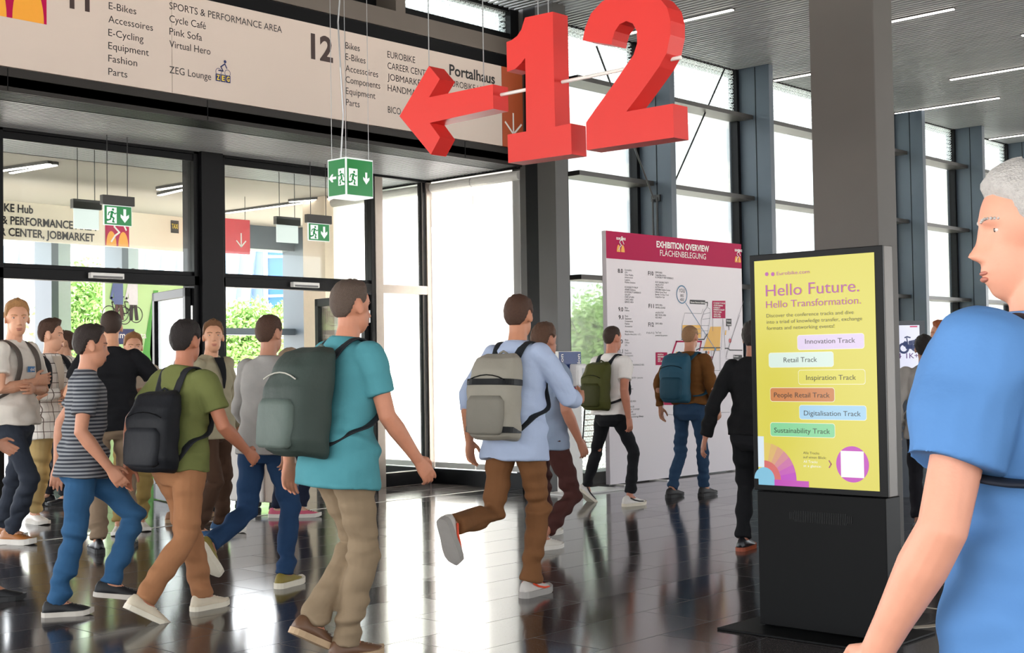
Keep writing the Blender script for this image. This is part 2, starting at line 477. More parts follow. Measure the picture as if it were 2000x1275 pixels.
for i, (a, b) in enumerate(((5.585, 7.58), (7.955, 9.93))):
    wo = struct(MB().box((a, DOORY + .03, TR), (b, DOORY + .09, TR + .04)).build('window_%d' % (21 + i), M_BLACK))
    MB().box((a, DOORY + .055, TR + .02), (b, DOORY + .067, SOFFIT - .02)).build('pane', M_GLASS, wo)
# side wall of the entrance with its roller blinds
mb = MB()
mb.box((CORNER - .06, GLASS - .02, 0), (CORNER + .06, 13.3, .17)); mb.box((CORNER - .02, GLASS, SOFFIT - .02), (CORNER + .1, 13.3, SOFFIT + .1))
struct(mb.build('wall_right', M_BLACK))
for i, (a, b) in enumerate(((9.985, 10.72), (10.735, 11.405), (11.53, 13.25))):
    t = thing('roller_blind', ['white roller blind drawn down beside the dark corner column', 'white roller blind drawn down beside the entrance door frame', 'white roller blind inside the vestibule behind the narrow side pane'][i], 'blind', (CORNER, (a + b) / 2, .17), 0, 'roller blinds of the entrance')
    iv = Matrix.Translation((-CORNER, -(a + b) / 2, -.17))
    def loc(mb): 
        for v in mb.v: v += np.array([-CORNER, -(a + b) / 2, -.17])
        return mb
    loc(MB().box((CORNER - .004, a + .005, .24), (CORNER + .004, b - .005, SOFFIT - .13))).build('cloth', M_BLIND, t)
    loc(MB().cyl((CORNER, a, SOFFIT - .09), (CORNER, b, SOFFIT - .09), .055, 16)).build('roller', mat('grey_roller', 'b9b7b3', .5), t)
    loc(MB().box((CORNER - .02, a + .005, .18), (CORNER + .015, b - .005, .245))).build('bottom_rail', mat('grey_rail', 'c9c7c4', .5), t)
# beige pier at the vestibule's end and the second facade
mb = MB(); mb.box((CORNER - .1, 13.3, 0), (CORNER + .3, 13.75, SOFFIT)); struct(mb.build('column', mat('beige_cladding', 'd8c7b4', .6)))
VY = 17.0
mb = MB()
for a, dp in ((8.75, .46), (9.80, .46), (12.92, .86)):
    mb.box((a, VY - dp, 0), (a + .1, VY, SOFFIT), 0)
    mb.box((a + .1, VY - .2, 0), (a + .42, VY, SOFFIT), 2)
mb.box((7.6, VY - .3, 1.5), (8.72, VY, 1.62), 1); mb.box((10.9, VY - .3, 1.9), (12.95, VY, 2.0), 0); mb.box((-2, VY - .3, 3.22), (14.5, VY + .1, SOFFIT), 0)
struct(mb.build('wall_far', [M_FIN, M_DARK, mat('pale_blue_grey_frame', 'a9b6bf', .4)]))

# door leaves standing open
def leaf(hx, ang, wd, lab):
    t = thing('door', lab, 'door', (hx, DOORY + .06, 0), math.radians(ang), 'open entrance doors')
    H_ = TR - .12
    mb = MB()
    mb.box((.0, -.03, .01), (.075, .03, H_)); mb.box((wd - .075, -.03, .01), (wd, .03, H_)); mb.box((.0, -.03, H_ - .09), (wd, .03, H_)); mb.box((.0, -.03, .01), (wd, .03, .17))
    mb.build('frame', M_BLACK, t, bevel=.004)
    MB().box((.075, -.008, .17), (wd - .075, .008, H_ - .09)).build('pane', M_GLASS, t)
    hb = MB().cyl((wd - .12, -.07, .75), (wd - .12, -.07, 1.5), .014).cyl((wd - .12, -.03, .85), (wd - .12, -.07, .85), .009).cyl((wd - .12, -.03, 1.4), (wd - .12, -.07, 1.4), .009)
    hb.build('pull_handle', mat('brushed_steel', 'b5b5b3', .3, .9), t)
    hg = MB()
    for z in (.35, 1.15, 1.95): hg.cyl((-.01, -.035, z - .07), (-.01, -.035, z + .07), .014)
    hg.build('hinge', mat('brushed_steel', 'b5b5b3', .3, .9), t)
leaf(7.54, 76, 1.05, 'glazed black entrance door standing open in front of the green banner')
leaf(9.90, 82, 1.10, 'glazed black entrance door standing open beside the narrow blind panel')
for (a, b, y, lab) in ((175, 240, 537, 'small white door sensor above the door by the green poster'), (570, 621, 555, 'small white door sensor above the door by the blind')):
    p, q = hit(a, y, 1, DOORY - .03), hit(b, y, 1, DOORY - .03)
    t = thing('door_sensor', lab, 'sensor', (p[0], DOORY, p[2]), 0, 'door sensors')
    MB().box((0, -.06, -.03), (q[0] - p[0], 0, .025)).build('housing', M_WHITE, t, bevel=.006)
    MB().box((.02, -.063, -.025), (q[0] - p[0] - .02, -.05, -.005)).build('lens', mat('sensor_lens', '5a5450', .2), t)

# ------------------------------------------------------------------ ceiling lamps (LED strips)
lamps = []
for k in range(9):
    X_ = 12.53 + 1.805 * k
    for y1 in ((9.93, 6.42, 2.9, -.6) if k % 2 == 0 else (8.17, 4.66, 1.1)):
        lamps.append((X_, y1 - 1.72, y1))
def lname(P0, P1):
    a, b = proj(P0), proj(P1)
    return a, b
names = {}
proto = None
for (X_, a, b) in lamps:
    q0, q1 = proj((X_, a, CEIL)), proj((X_, b, CEIL))
    if not (q0[2] > 1 and (0 < q0[0] < 2000 and q0[1] > 0 or 0 < q1[0] < 2000 and q1[1] > 0)):
        continue
    if proto is None:
        proto = thing('ceiling_lamp', '', 'lamp', (X_, a, CEIL), 0, 'strip lamps in the slatted ceiling')
        h_ = MB().box((-.035, 0, -.012), (.035, 1.72, .04)).build('housing', M_DARK, proto)
        d_ = MB().box((-.024, .01, -.022), (.024, 1.71, -.012)).build('diffuser', M_LED, proto)
        t = proto
    else:
        t = proto.copy(); COL.objects.link(t); t.location = (X_, a, CEIL)
        for ch in (h_, d_):
            c2 = ch.copy(); c2.parent = t; COL.objects.link(c2)
    lamp_list = names.setdefault('l', []); lamp_list.append((t, (q0 + q1) / 2))

LAMPS = {(12.53, 9.93): 'strip lamp half hidden by the red numeral 2', (16.14, 9.93): 'strip lamp running from a window fin to behind the square pillar', (14.34, 8.17): 'strip lamp emerging from behind the pillar near the top of the photo',
         (19.75, 9.93): 'long strip lamp starting beside the pillar just above the windows', (17.95, 8.17): 'long strip lamp parallel to and above the one starting beside the pillar', (23.36, 9.93): 'strip lamp above the grey haired man by the far windows',
         (16.14, 6.42): 'strip lamp of which only the tip shows in the upper corner'}
for t, c in names['l']:
    k = min(LAMPS, key=lambda q: abs(q[0] - t.location.x) + abs(q[1] - 1.72 - t.location.y)); t['label'] = LAMPS[k]
# ------------------------------------------------------------------ the long direction sign
M_SIGN = mat('sign_panel_warm_white', 'd5c5ba', .5, 0, .25, .02, 2)
M_RED = mat('red_lacquer', 'd63530', .45, 0, .3, .03, 3)
M_REDIN = mat('red_lacquer_side', 'c8201c', .45, 0, .5, .03, 3)
M_MAG = mat('magenta_print', 'b50d4c', .6, 0, .15, var=.02)
M_ORANGE = mat('orange_print', 'f2a52c', .5, var=.02)
M_WPRINT = mat('white_print', 'f3eeea', .5, var=.01)
M_ROWAN = mat('rust_orange_panel', 'b3532f', .45, var=.03)
M_NAVY = mat('navy_print', '1e2a63', .5, var=.02)
SY = FRONT - .02
fnS = wall_fn(SY - .006)
PS = (1, SY - .006)
t = thing('direction_sign', 'long warm white sign panel over the entrance listing halls 11 and 12', 'sign', (4.0, SY, SOFFIT + .19), 0)
def local(mb, org):
    for v in mb.v: v -= np.array(org, float)
    return mb
oS = (4.0, SY, SOFFIT + .19)
zb, zt = SOFFIT + .192, 4.652
for a, b in ((2.2, 6.375), (6.38, 8.325), (8.33, 10.54)):
    local(MB().box((a, SY - .006, zb), (b, SY + .03, zt)), oS).build('panel', M_SIGN, t)
local(MB().box((10.545, SY - .006, zb), (10.975, SY + .03, zt)), oS).build('panel', M_ROWAN, t)
mb = MB()
ax_ = [hit(1002, 222, 1, PS[1]), hit(1002, 262, 1, PS[1])]
cx_, c0, c1 = ax_[0][0], ax_[1][2], ax_[0][2]
stroke(mb, [(cx_, c1), (cx_, c0)], .022, fnS, .003); stroke(mb, [(cx_ - .13, c0 + .12), (cx_, c0)], .022, fnS, .003); stroke(mb, [(cx_ + .13, c0 + .12), (cx_, c0)], .022, fnS, .003)
local(mb, oS).build('arrow', M_WPRINT, t, fix=False)
Z1 = lambda x: x * .35
L1 = [('E-Bikes', 606, 50, 760), ('Accessoires', 604, 124, 853), ('E-Cycling', 604, 199, 800), ('Equipment', 604, 272, 830), ('Fashion', 604, 343, 765), ('Parts', 604, 417, 710)]
L2 = [('SPORTS & PERFORMANCE AREA', 945, 50, 1573), ('Cycle Caf\u00e9', 945, 122, 1148), ('Pink Sofa', 945, 193, 1127), ('Virtual Hero', 945, 263, 1174), ('ZEG Lounge', 945, 407, 1178)]
L3 = [('Bikes', 213, 270, 293), ('E-Bikes', 213, 333, 325), ('Accessoires', 213, 397, 395), ('Components', 214, 460, 407), ('Equipment', 215, 523, 380), ('Parts', 216, 587, 292)]
L4 = [('EUROBIKE', 447, 320, 602), ('CAREER CENTER', 448, 383, 695), ('JOBMARKET', 448, 445, 655), ('HANDMADE', 449, 507, 650), ('BICO', 450, 628, 522)]
for L, off in ((L1, 0), (L2, 0), (L3, 600), (L4, 600)):
    for s, l, bl, r in L:
        mb = MB(); text_px(mb, s, fnS, PS, off + Z1(l), Z1(bl), off + Z1(r), 13.6 if off == 0 else 12.6, .0)
        local(mb, oS).build('lettering', M_INK, t, fix=False)
mb = MB()
text_px(mb, 'Portalhaus', fnS, PS, 600 + Z1(793), Z1(416), 600 + Z1(1047), 20, .022)
local(mb, oS).build('lettering', M_INK, t, fix=False); mb = MB()
text_px(mb, 'EUROBIKE HUB', fnS, PS, 600 + Z1(790), Z1(478), 600 + Z1(1010), 12, 0)
local(mb, oS).build('lettering', M_INK, t, fix=False)
M_BROWNINK = mat('dark_brown_print', '3b2723', .5)
mb = MB(); text_px(mb, '12', fnS, PS, Z1(1735), Z1(322), Z1(1858), 46, .03)
local(mb, oS).build('numeral', M_BROWNINK, t, fix=False)
mb = MB(); text_px(mb, '11', fnS, PS, Z1(388), Z1(40), Z1(500), 46, .03)
local(mb, oS).build('numeral', M_BROWNINK, t, fix=False)
# rider emblem: red square, two amber wheels, white rider stroke
def rider(x, y, sz, fn, d, parent, org, ground=True, names=('emblem', 'wheels', 'rider')):
    mb = MB()
    if ground:
        flat(mb, [(x, y), (x + sz * .8, y), (x + sz * .8, y + sz), (x, y + sz)], fn, d)
        local(mb, org).build(names[0], M_MAG, parent, fix=False)
    mb = MB()
    for c in (.2, .6):
        flat(mb, [p for p in arc(x + sz * c, y + sz * .0, sz * .17, 0, 180, 16, sz * .42)], fn, d + .001)
    local(mb, org).build(names[1], M_ORANGE, parent, fix=False)
    mb = MB()
    stroke(mb, [(x + sz * .2, y + sz * .12), (x + sz * .33, y + sz * .3), (x + sz * .47, y + sz * .4)], sz * .05, fn, d + .002)
    stroke(mb, [(x + sz * .47, y + sz * .4), (x + sz * .3, y + sz * .55), (x + sz * .36, y + sz * .68), (x + sz * .56, y + sz * .72), (x + sz * .7, y + sz * .48)], sz * .05, fn, d + .002)
    ring(mb, x + sz * .53, y + sz * .83, sz * .06, sz * .1, fn, d + .002)
    local(mb, org).build(names[2], M_WPRINT, parent, fix=False)
e0, e1 = hit(-25, 39, 1, PS[1]), hit(90, 48, 1, PS[1])
rider(e1[0] - .62, e1[2], .78, fnS, .002, t, oS)
# ZEG mark: blue line rider on wheels over three dark tiles with yellow letters
g0, g1 = hit(421, 160, 1, PS[1]), hit(450, 163, 1, PS[1])
gx, gz, gw = g0[0], g0[2] + .01, g1[0] - g0[0]
mb = MB()
for c in (.2, .8): ring(mb, gx + gw * c, gz + gw * .55, gw * .17, gw * .2, fnS, .003)
stroke(mb, [(gx + gw * .2, gz + gw * .62), (gx + gw * .5, gz + gw * .62), (gx + gw * .35, gz + gw * .85), (gx + gw * .62, gz + gw * 1.05), (gx + gw * .75, gz + gw * .82)], gw * .07, fnS, .003)
ring(mb, gx + gw * .64, gz + gw * 1.18, 0, gw * .09, fnS, .003)
local(mb, oS).build('rider', M_NAVY, t, fix=False)
mb = MB()
for c in (0, .34, .68): flat(mb, [(gx + gw * c, gz), (gx + gw * (c + .31), gz), (gx + gw * (c + .31), gz + gw * .42), (gx + gw * c, gz + gw * .42)], fnS, .0035)
local(mb, oS).build('tile', M_NAVY, t, fix=False)
mb = MB()
for c, ch in ((.06, 'Z'), (.40, 'E'), (.73, 'G')): text(mb, ch, fnS, gx + gw * c, gz + gw * .08, gw * .2, gw * .27, .03, .005)
local(mb, oS).build('lettering', mat('yellow_print', 'f0d24a', .5), t, fix=False)

# ------------------------------------------------------------------ hanging red 12 and arrow
XS = 6.5
THK = .15
def zpx(pts, z): # zoomed outline -> pixels
    if z == 2: return [(600 + .35 * a, .35 * b) for a, b in pts]
    return [(1080 + .34528 * a, 40 + .34528 * b) for a, b in pts]
def face_pts(pts): # pixels -> (u to the reader's right, v) on the plane x = XS
    o = []
    for a, b in pts:
        P = hit(a, b, 0, XS); o.append((-P[1], P[2]))
    return o
fnN = lambda u, v, d: (XS + d, -u, v)
ONE = zpx([(1112, 235), (1140, 224), (1170, 202), (1195, 165), (1215, 98), (1370, 65), (1376, 380), (1384, 706), (1471, 688), (1476, 860), (1122, 909), (1118, 751), (1222, 733), (1220, 520), (1216, 322), (1196, 350), (1160, 385), (1115, 400)], 2)
TWO = zpx([(168, 112), (182, 40), (215, -40), (275, -105), (350, -150), (440, -172), (530, -168), (600, -130), (645, -75), (664, 0), (664, 80), (642, 185), (600, 262), (545, 340), (480, 430), (415, 515), (678, 470), (685, 661), (190, 733), (187, 577), (255, 480), (330, 378), (400, 275), (455, 195), (476, 130), (474, 60), (452, 18), (415, 3), (378, 20), (350, 60), (336, 105), (330, 137)], 3)
ARW = zpx([(515, 648), (680, 368), (740, 441), (680, 543), (1036, 470), (1039, 607), (683, 686), (741, 766), (690, 862)], 2)
t = thing('hanging_sign', 'big red hanging 12 with a red arrow in front of the long sign', 'sign', (XS, 6.0, 2.70), 0)
oN = (XS, 6.0, 2.70)
for nm, P in (('arrow', ARW), ('numeral', ONE), ('numeral', TWO)):
    pts = face_pts(P)
    mb = MB(); mb.prism(pts, fnN, 0, THK)
    # rims a touch darker than the face: a thin lip round the edge is built as a separate band
    local(mb, oN)
    o = mb.build(nm, M_RED, t, fix=True)
    bm = bmesh.new(); bm.from_mesh(o.data)
    bmesh.ops.triangulate(bm, faces=[f for f in bm.faces if len(f.verts) > 4]); bm.to_mesh(o.data); bm.free()
sb = MB()
pa, pb = hit(975, 186, 0, XS + .08), hit(1330, 112, 0, XS + .08)
sb.cyl(pa, [pb[0], pb[1], pb[2]], .012)
local(sb, oN).build('support_bar', M_WHITE, t)
wr = MB()
for a, b in (((838, 132), None), ((945, 168), None), ((1051, 30), None), ((1071, 25), None), ((1210, -40), None), ((1270, -40), None)):
    p = hit(a[0], a[1], 0, XS + .07); wr.cyl(p, [p[0], p[1], CEIL + .02], .004, 6)
local(wr, oN).build('suspension_wire', M_WIRE, t)

# ------------------------------------------------------------------ green emergency exit signs
M_GREEN = emis('exit_green', '0f9a4a', .62)
M_EXITW = emis('exit_white', 'f4fbf6', .95)
def run_man(mb, x, y, s, fn, d, mi=0, flip=False):
    k = -1 if flip else 1
    def P(a, b): return (x + k * a * s, y + b * s)
    ring(mb, *P(.08, .88), 0, s * .085, fn, d, mi, n=12)
    for pts, wd in (([P(.02, .72), P(-.06, .42)], .17), ([P(-.06, .42), P(.14, .3), P(.06, .06), P(.16, .05)], .1), ([P(-.06, .42), P(-.12, .22), P(-.34, .14), P(-.36, .2)], .1),
                    ([P(.03, .72), P(.22, .6), P(.32, .66)], .075), ([P(0, .74), P(-.22, .68), P(-.28, .5)], .075)):
        stroke(mb, pts, wd * s, fn, d, mi)
def arrow(mb, x, y, s, fn, d, ang=-90, mi=0, wd=.22):
    c, q = math.cos(math.radians(ang)), math.sin(math.radians(ang))
    P = [(-.5, -wd / 2), (.02, -wd / 2), (-.12, -.34), (.1, -.34), (.5, 0), (.1, .34), (-.12, .34), (.02, wd / 2), (-.5, wd / 2)]
    pts = [(x + s * (a * c - b * q), y + s * (a * q + b * c)) for a, b in P]
    # split into convex pieces
    for idx in ((0, 1, 7, 8), (1, 2, 3, 4), (4, 5, 6, 7), (1, 4, 7)):
        flat(mb, [pts[i] for i in idx], fn, d, mi)
cu = CAM_P + ray(675, 312) * 9.0
cx0, cy0 = cu[0], cu[1]
cx1 = hit(728, 312, 1, cy0)[0]; cy1 = hit(640, 318, 0, cx0)[1]
cz1, cz0 = cu[2] + .02, height_over(cu, 378)
t = thing('exit_sign', 'green cube exit sign hanging under the long sign beside the red arrow', 'exit sign', (cx0, cy0, cz0), 0)
oC = (cx0, cy0, cz0)
local(MB().box((cx0, cy0, cz0), (cx1, cy1, cz1)), oC).build('housing', M_EXITW, t)
fA = lambda u, v, d: (u, cy0 - d, v)
fB = lambda u, v, d: (cx0 - d, -u, v)
wA, wB, hC = cx1 - cx0, cy1 - cy0, cz1 - cz0
for fn, u0, u1, first in ((fA, cx0, cx1, 'man'), (fB, -cy1, -cy0, 'arrow')):
    g = .010; mb = MB()
    flat(mb, [(u0 + g, cz0 + g), (u1 - g * .5, cz0 + g), (u1 - g * .5, cz1 - g), (u0 + g, cz1 - g)], fn, .002)
    local(mb, oC).build('green_panel', M_GREEN, t, fix=False)
    mb = MB(); W = u1 - u0; zc = (cz0 + cz1) / 2
    if first == 'man': ma, mb_ = u0 + W * .1, u0 + W * .42; ar = (u0 + W * .74, zc, W * .34, -90)
    else: ma, mb_ = u0 + W * .60, u0 + W * .94; ar = (u0 + W * .28, zc, W * .42, 180)
    flat(mb, [(ma, zc - hC * .22), (mb_, zc - hC * .22), (mb_, zc + hC * .22), (ma, zc + hC * .22)], fn, .003)
    arrow(mb, ar[0], ar[1], ar[2], fn, .003, ar[3])
    local(mb, oC).build('pictogram', M_EXITW, t, fix=False)
    mb = MB(); run_man(mb, (ma + mb_) / 2, zc - hC * .2, hC * .38, fn, .004, flip=(first != 'man'))
    local(mb, oC).build('running_figure', M_GREEN, t, fix=False)
mb = MB()
for a, b in ((cx0 + .02, cy0 + .02), (cx1 - .02, cy0 + .02), (cx0 + .02, cy1 - .02)): mb.cyl((a, b, cz1), (a, b, CEIL + .02), .0022, 6)
pts = [np.array((cx0 + .05 + .012 * math.sin(k * 1.7), cy0 + .1 + .012 * math.cos(k * 2.3), cz1 + (CEIL - cz1) * k / 8)) for k in range(9)]
mb.tube(pts, .006, 6)
local(mb, oC).build('suspension_wire', M_WIRE, t)

def hang_exit(ax, ay, w_, ztop, lab, green=True):
    """bar lamp on two wires with a lit panel below"""
    t = thing('exit_sign', lab, 'exit sign', (ax, ay, ztop - .28), 0, None)
    b0 = ztop - .09
    MB().box((-.02, -.03, .19), (w_ + .02, .03, .28)).build('housing', mat('exit_housing', '2b2723', .4), t, bevel=.003)
    MB().box((0.0, -.008, .0), (w_, .008, .19)).build('panel', M_EXITW if green else emis('frosted_panel', 'e4ebe4', 1.15), t)
    MB().cyl((.04, 0, .28), (.04, 0, SOFFIT - ztop + .29), .004, 6).cyl((w_ - .04, 0, .28), (w_ - .04, 0, SOFFIT - ztop + .29), .004, 6).build('suspension_rod', M_ROD, t)
    if green:
        fn = lambda u, v, d: (u, -.008 - d, v)
        mb = MB(); flat(mb, [(.005, .006), (w_ - .005, .006), (w_ - .005, .184), (.005, .184)], fn, .001); mb.build('green_panel', M_GREEN, t, fix=False)
        mb = MB(); flat(mb, [(w_ * .1, .02), (w_ * .45, .02), (w_ * .45, .17), (w_ * .1, .17)], fn, .002); arrow(mb, w_ * .74, .095, .13, fn, .002); mb.build('pictogram', M_EXITW, t, fix=False)
        mb = MB(); run_man(mb, w_ * .28, .025, .14, fn, .003); mb.build('running_figure', M_GREEN, t, fix=False)
    return t
for (l, r, top, y, lab, g) in ((198, 260, 380, 11.18, 'green exit sign hanging on two rods before the pane over the two cyclists', True), (598, 645, 418, 11.22, 'green exit sign hanging on two rods before the pane over the trolley bin', True),
                               (140, 196, 388, 11.62, 'white-backed exit lamp behind the pane over the two cyclists', False), (537, 584, 422, 11.66, 'white-backed exit lamp behind the pane over the trolley bin', False)):
    p, q = hit(l, top, 1, y), hit(r, top, 1, y)
    hang_exit(p[0] + .02, y, q[0] - p[0] - .04, p[2], lab, g)

# ------------------------------------------------------------------ curved banner, red sign and poster in the vestibule
BY = 14.6
def bend(u): return BY + .020 * (u - 6.6) ** 2
fnB = lambda u, v, d: (u, bend(u) - d, v)
tl, tr_ = hit(5, 396, 1, BY), hit(372, 417, 1, BY)
bz1 = (tl[2] + tr_[2]) / 2; bz0 = hit(5, 467, 1, BY)[2]
t = thing('banner', 'curved beige banner with EUROBIKE hub lettering hanging inside the vestibule', 'banner', (tl[0], BY, bz0), 0)
oB = (tl[0], BY, bz0)
mb = MB(); us = np.linspace(tl[0] - 1.6, 9.9, 24)
for a, b in zip(us[:-1], us[1:]):
    mb.add([fnB(a, bz0, 0), fnB(b, bz0, 0), fnB(b, bz1, 0), fnB(a, bz1, 0), fnB(a, bz0, -.04), fnB(b, bz0, -.04), fnB(b, bz1, -.04), fnB(a, bz1, -.04)], [(0, 1, 2, 3), (7, 6, 5, 4), (0, 4, 5, 1), (3, 2, 6, 7), (0, 3, 7, 4), (1, 5, 6, 2)])
local(mb, oB).build('panel', mat('banner_beige', 'efe2cd', .5, var=.02, scale=2), t)
Hb = bz1 - bz0
def bx(px): return hit(px, 440, 1, BY)[0]
mb = MB()
for s, r, k, bo in (('EUROBIKE Hub', 66, .72, .024), ('SPORTS & PERFORMANCE AREA', 193, .40, .024), ('CAREER CENTER, JOBMARKET', 189, .10, .024)):
    cap = Hb * .2
    vs, fs = glyphs(s, bo); wn = (vs[:, 0].max() - vs[:, 0].min()) * cap / CAPH * .88
    text(mb, s, fnB, bx(r) - wn, bz0 + Hb * k, wn, cap, bo, .004)
local(mb, oB).build('lettering', M_INK, t, fix=False)
rider(bx(211), bz0 + .01, (bx(260) - bx(211)) / .8, fnB, .003, t, oB)
mb = MB(); u0, u1 = bx(347), bx(364); flat(mb, [(u0, bz0 + Hb * .52), (u1, bz0 + Hb * .52), (u1, bz0 + Hb * .88), (u0, bz0 + Hb * .88)], fnB, .003)
local(mb, oB).build('taxi_field', M_INK, t, fix=False)
mb = MB(); text(mb, 'TAXI', fnB, u0 + .015, bz0 + Hb * .65, u1 - u0 - .03, Hb * .13, .02, .005)
local(mb, oB).build('taxi_lettering', mat('yellow_print', 'f0d24a', .5), t, fix=False)
t = thing('arrow_sign', 'red panel with a white down arrow hanging in the vestibule beside the black post', 'sign', tuple(hit(441, 493, 1, 14.0)), 0)
p, q = hit(425, 493, 1, 14.0), hit(488, 430, 1, 14.0)
oA = hit(441, 493, 1, 14.0)
local(MB().box((p[0], 14.0, p[2]), (q[0], 14.04, q[2])), oA).build('panel', mat('red_sign_print', 'd52b3c', .5), t)
local(MB().cyl((p[0] + .06, 14.02, q[2]), (p[0] + .06, 14.02, SOFFIT + .01), .004, 6).cyl((q[0] - .06, 14.02, q[2]), (q[0] - .06, 14.02, SOFFIT + .01), .004, 6), oA).build('suspension_rod', M_ROD, t)
fn = wall_fn(14.0); mb = MB(); c = hit(471, 482, 1, 14.0); cx_, c0 = c[0], c[2]
for P in ([(cx_, c0 + .17), (cx_, c0)], [(cx_ - .07, c0 + .075), (cx_, c0)], [(cx_ + .07, c0 + .075), (cx_, c0)]): stroke(mb, P, .017, fn, .003)
local(mb, oA).build('arrow', M_WPRINT, t, fix=False)
# green poster wall with two cyclists
GY = 14.9
p, q = hit(205, 545, 1, GY), hit(368, 545, 1, GY)
oG = (p[0], GY, 0)
t = thing('poster_wall', 'green poster wall with two cyclists behind the open door', 'poster', oG, 0)
local(MB().box((p[0], GY, 0), (q[0] + .3, GY + .06, p[2])), oG).build('panel', mat('lime_print', 'bfe3a0', .5, var=.05, scale=1.0), t)
fn = wall_fn(GY)
zb2, zt2 = hit(225, 672, 1, GY)[2], hit(225, 642, 1, GY)[2]
xb2 = hit(262, 640, 1, GY)[0]
mb = MB(); flat(mb, [(p[0], zb2), (xb2, zb2), (xb2, zt2), (p[0], zt2)], fn, .002); local(mb, oG).build('navy_field', M_NAVY, t, fix=False)
mb = MB(); text(mb, 'umsatzsta', fn, hit(226, 660, 1, GY)[0], hit(226, 660, 1, GY)[2], None, .075, .01, .004); local(mb, oG).build('lettering', M_WPRINT, t, fix=False)
mb = MB()
A0 = [(xb2 + .1, 0), (xb2 + .28, 0), (xb2 + .38, .8), (xb2 + .22, 1.6), (xb2 + .35, 2.4), (xb2 + .28, 2.4), (xb2 + .12, 1.6), (xb2 + .26, .8)]
for i in range(3): flat(mb, [A0[i], A0[i + 1], A0[6 - i], A0[7 - i]] if i < 3 else [], fn, .003)
local(mb, oG).build('green_wave', mat('green_print', '4fa63c', .5), t, fix=False)
def bike(mb, x, z, s, fn, d, mi):
    ring(mb, x, z + s * .34, s * .27, s * .30, fn, d, mi, k=1.1); ring(mb, x + s * .62, z + s * .30, s * .27, s * .30, fn, d, mi, k=1.1)
    stroke(mb, [(x, z + s * .34), (x + s * .22, z + s * .34), (x + s * .12, z + s * .8), (x + s * .5, z + s * .78), (x + s * .22, z + s * .34)], s * .04, fn, d, mi)
    stroke(mb, [(x + s * .62, z + s * .3), (x + s * .5, z + s * .78), (x + s * .46, z + s * .95), (x + s * .6, z + s * 1.0)], s * .04, fn, d, mi)
f0 = hit(213, 632, 1, GY); f1 = hit(238, 632, 1, GY)
mb = MB(); bike(mb, f0[0], f0[2], .34, fn, .004, 0); bike(mb, f1[0], f1[2] + .02, .32, fn, .004, 0); local(mb, oG).build('bicycle_print', mat('black_bike_print', '2a2024', .5), t, fix=False)
for x_, c1, c2, nm in ((f0[0] + .13, '5a3a3a', '6a78a8', 'woman'), (f1[0] + .16, '3a3034', 'e8e6ea', 'man')):
    zb_ = f0[2] + .06
    mb = MB(); stroke(mb, [(x_ - .03, zb_), (x_ - .02, zb_ + .25)], .045, fn, .005); stroke(mb, [(x_ + .05, zb_), (x_ + .02, zb_ + .25)], .045, fn, .005); local(mb, oG).build('figure_legs_print', mat(nm + '_legs_print', c1, .6), t, fix=False)
    mb = MB(); stroke(mb, [(x_, zb_ + .22), (x_, zb_ + .46)], .13, fn, .0055); stroke(mb, [(x_ - .06, zb_ + .44), (x_ - .1, zb_ + .26), (x_ - .02, zb_ + .2)], .035, fn, .006); local(mb, oG).build('figure_top_print', mat(nm + '_top_print', c2, .6), t, fix=False)
    mb = MB(); ring(mb, x_, zb_ + .56, 0, .045, fn, .0065, k=1.25); local(mb, oG).build('figure_face_print', mat('face_print', 'd9a98c', .6), t, fix=False)
    mb = MB(); ring(mb, x_, zb_ + .57, .03, .06, fn, .007, a0=-40 if nm == 'woman' else 10, a1=220 if nm == 'woman' else 170, k=1.25); local(mb, oG).build('figure_hair_print', mat('hair_print', '2c1d1c', .6), t, fix=False)

# vestibule strip lamps
for i, (a, b, lab) in enumerate((((-30, 334), (98, 316), 'white strip lamp in the vestibule ceiling near the curved banner'), ((20, 334), (110, 318), 'white strip lamp crossing another in the vestibule ceiling'),
                            ((308, 367), (368, 357), 'upper of two white strips in the vestibule ceiling by the black post'), ((310, 378), (370, 364), 'lower of two white strips in the vestibule ceiling by the black post'),
                            ((442, 413), (600, 392), 'long white strip lamp in the vestibule below the beige ceiling'), ((565, 391), (700, 380), 'white strip lamp in the vestibule behind the cube sign'))):
    P, Q = floor_at(a[0], a[1], SOFFIT - .01), floor_at(b[0], b[1], SOFFIT - .01)
    if P[1] > 16.5: P = P + (Q - P) * ((16.5 - P[1]) / (Q[1] - P[1])) if Q[1] < 16.5 else P
    if P[1] > 16.9 or Q[1] > 16.9: continue
    L = math.hypot(Q[0] - P[0], Q[1] - P[1])
    t = thing('ceiling_lamp', lab, 'lamp', (P[0], P[1], SOFFIT - .03), math.atan2(Q[1] - P[1], Q[0] - P[0]))
    MB().box((0, -.03, 0), (L, .03, .032)).build('housing', M_DARK, t); MB().box((.01, -.022, -.01), (L - .01, .022, 0)).build('diffuser', M_LED, t)
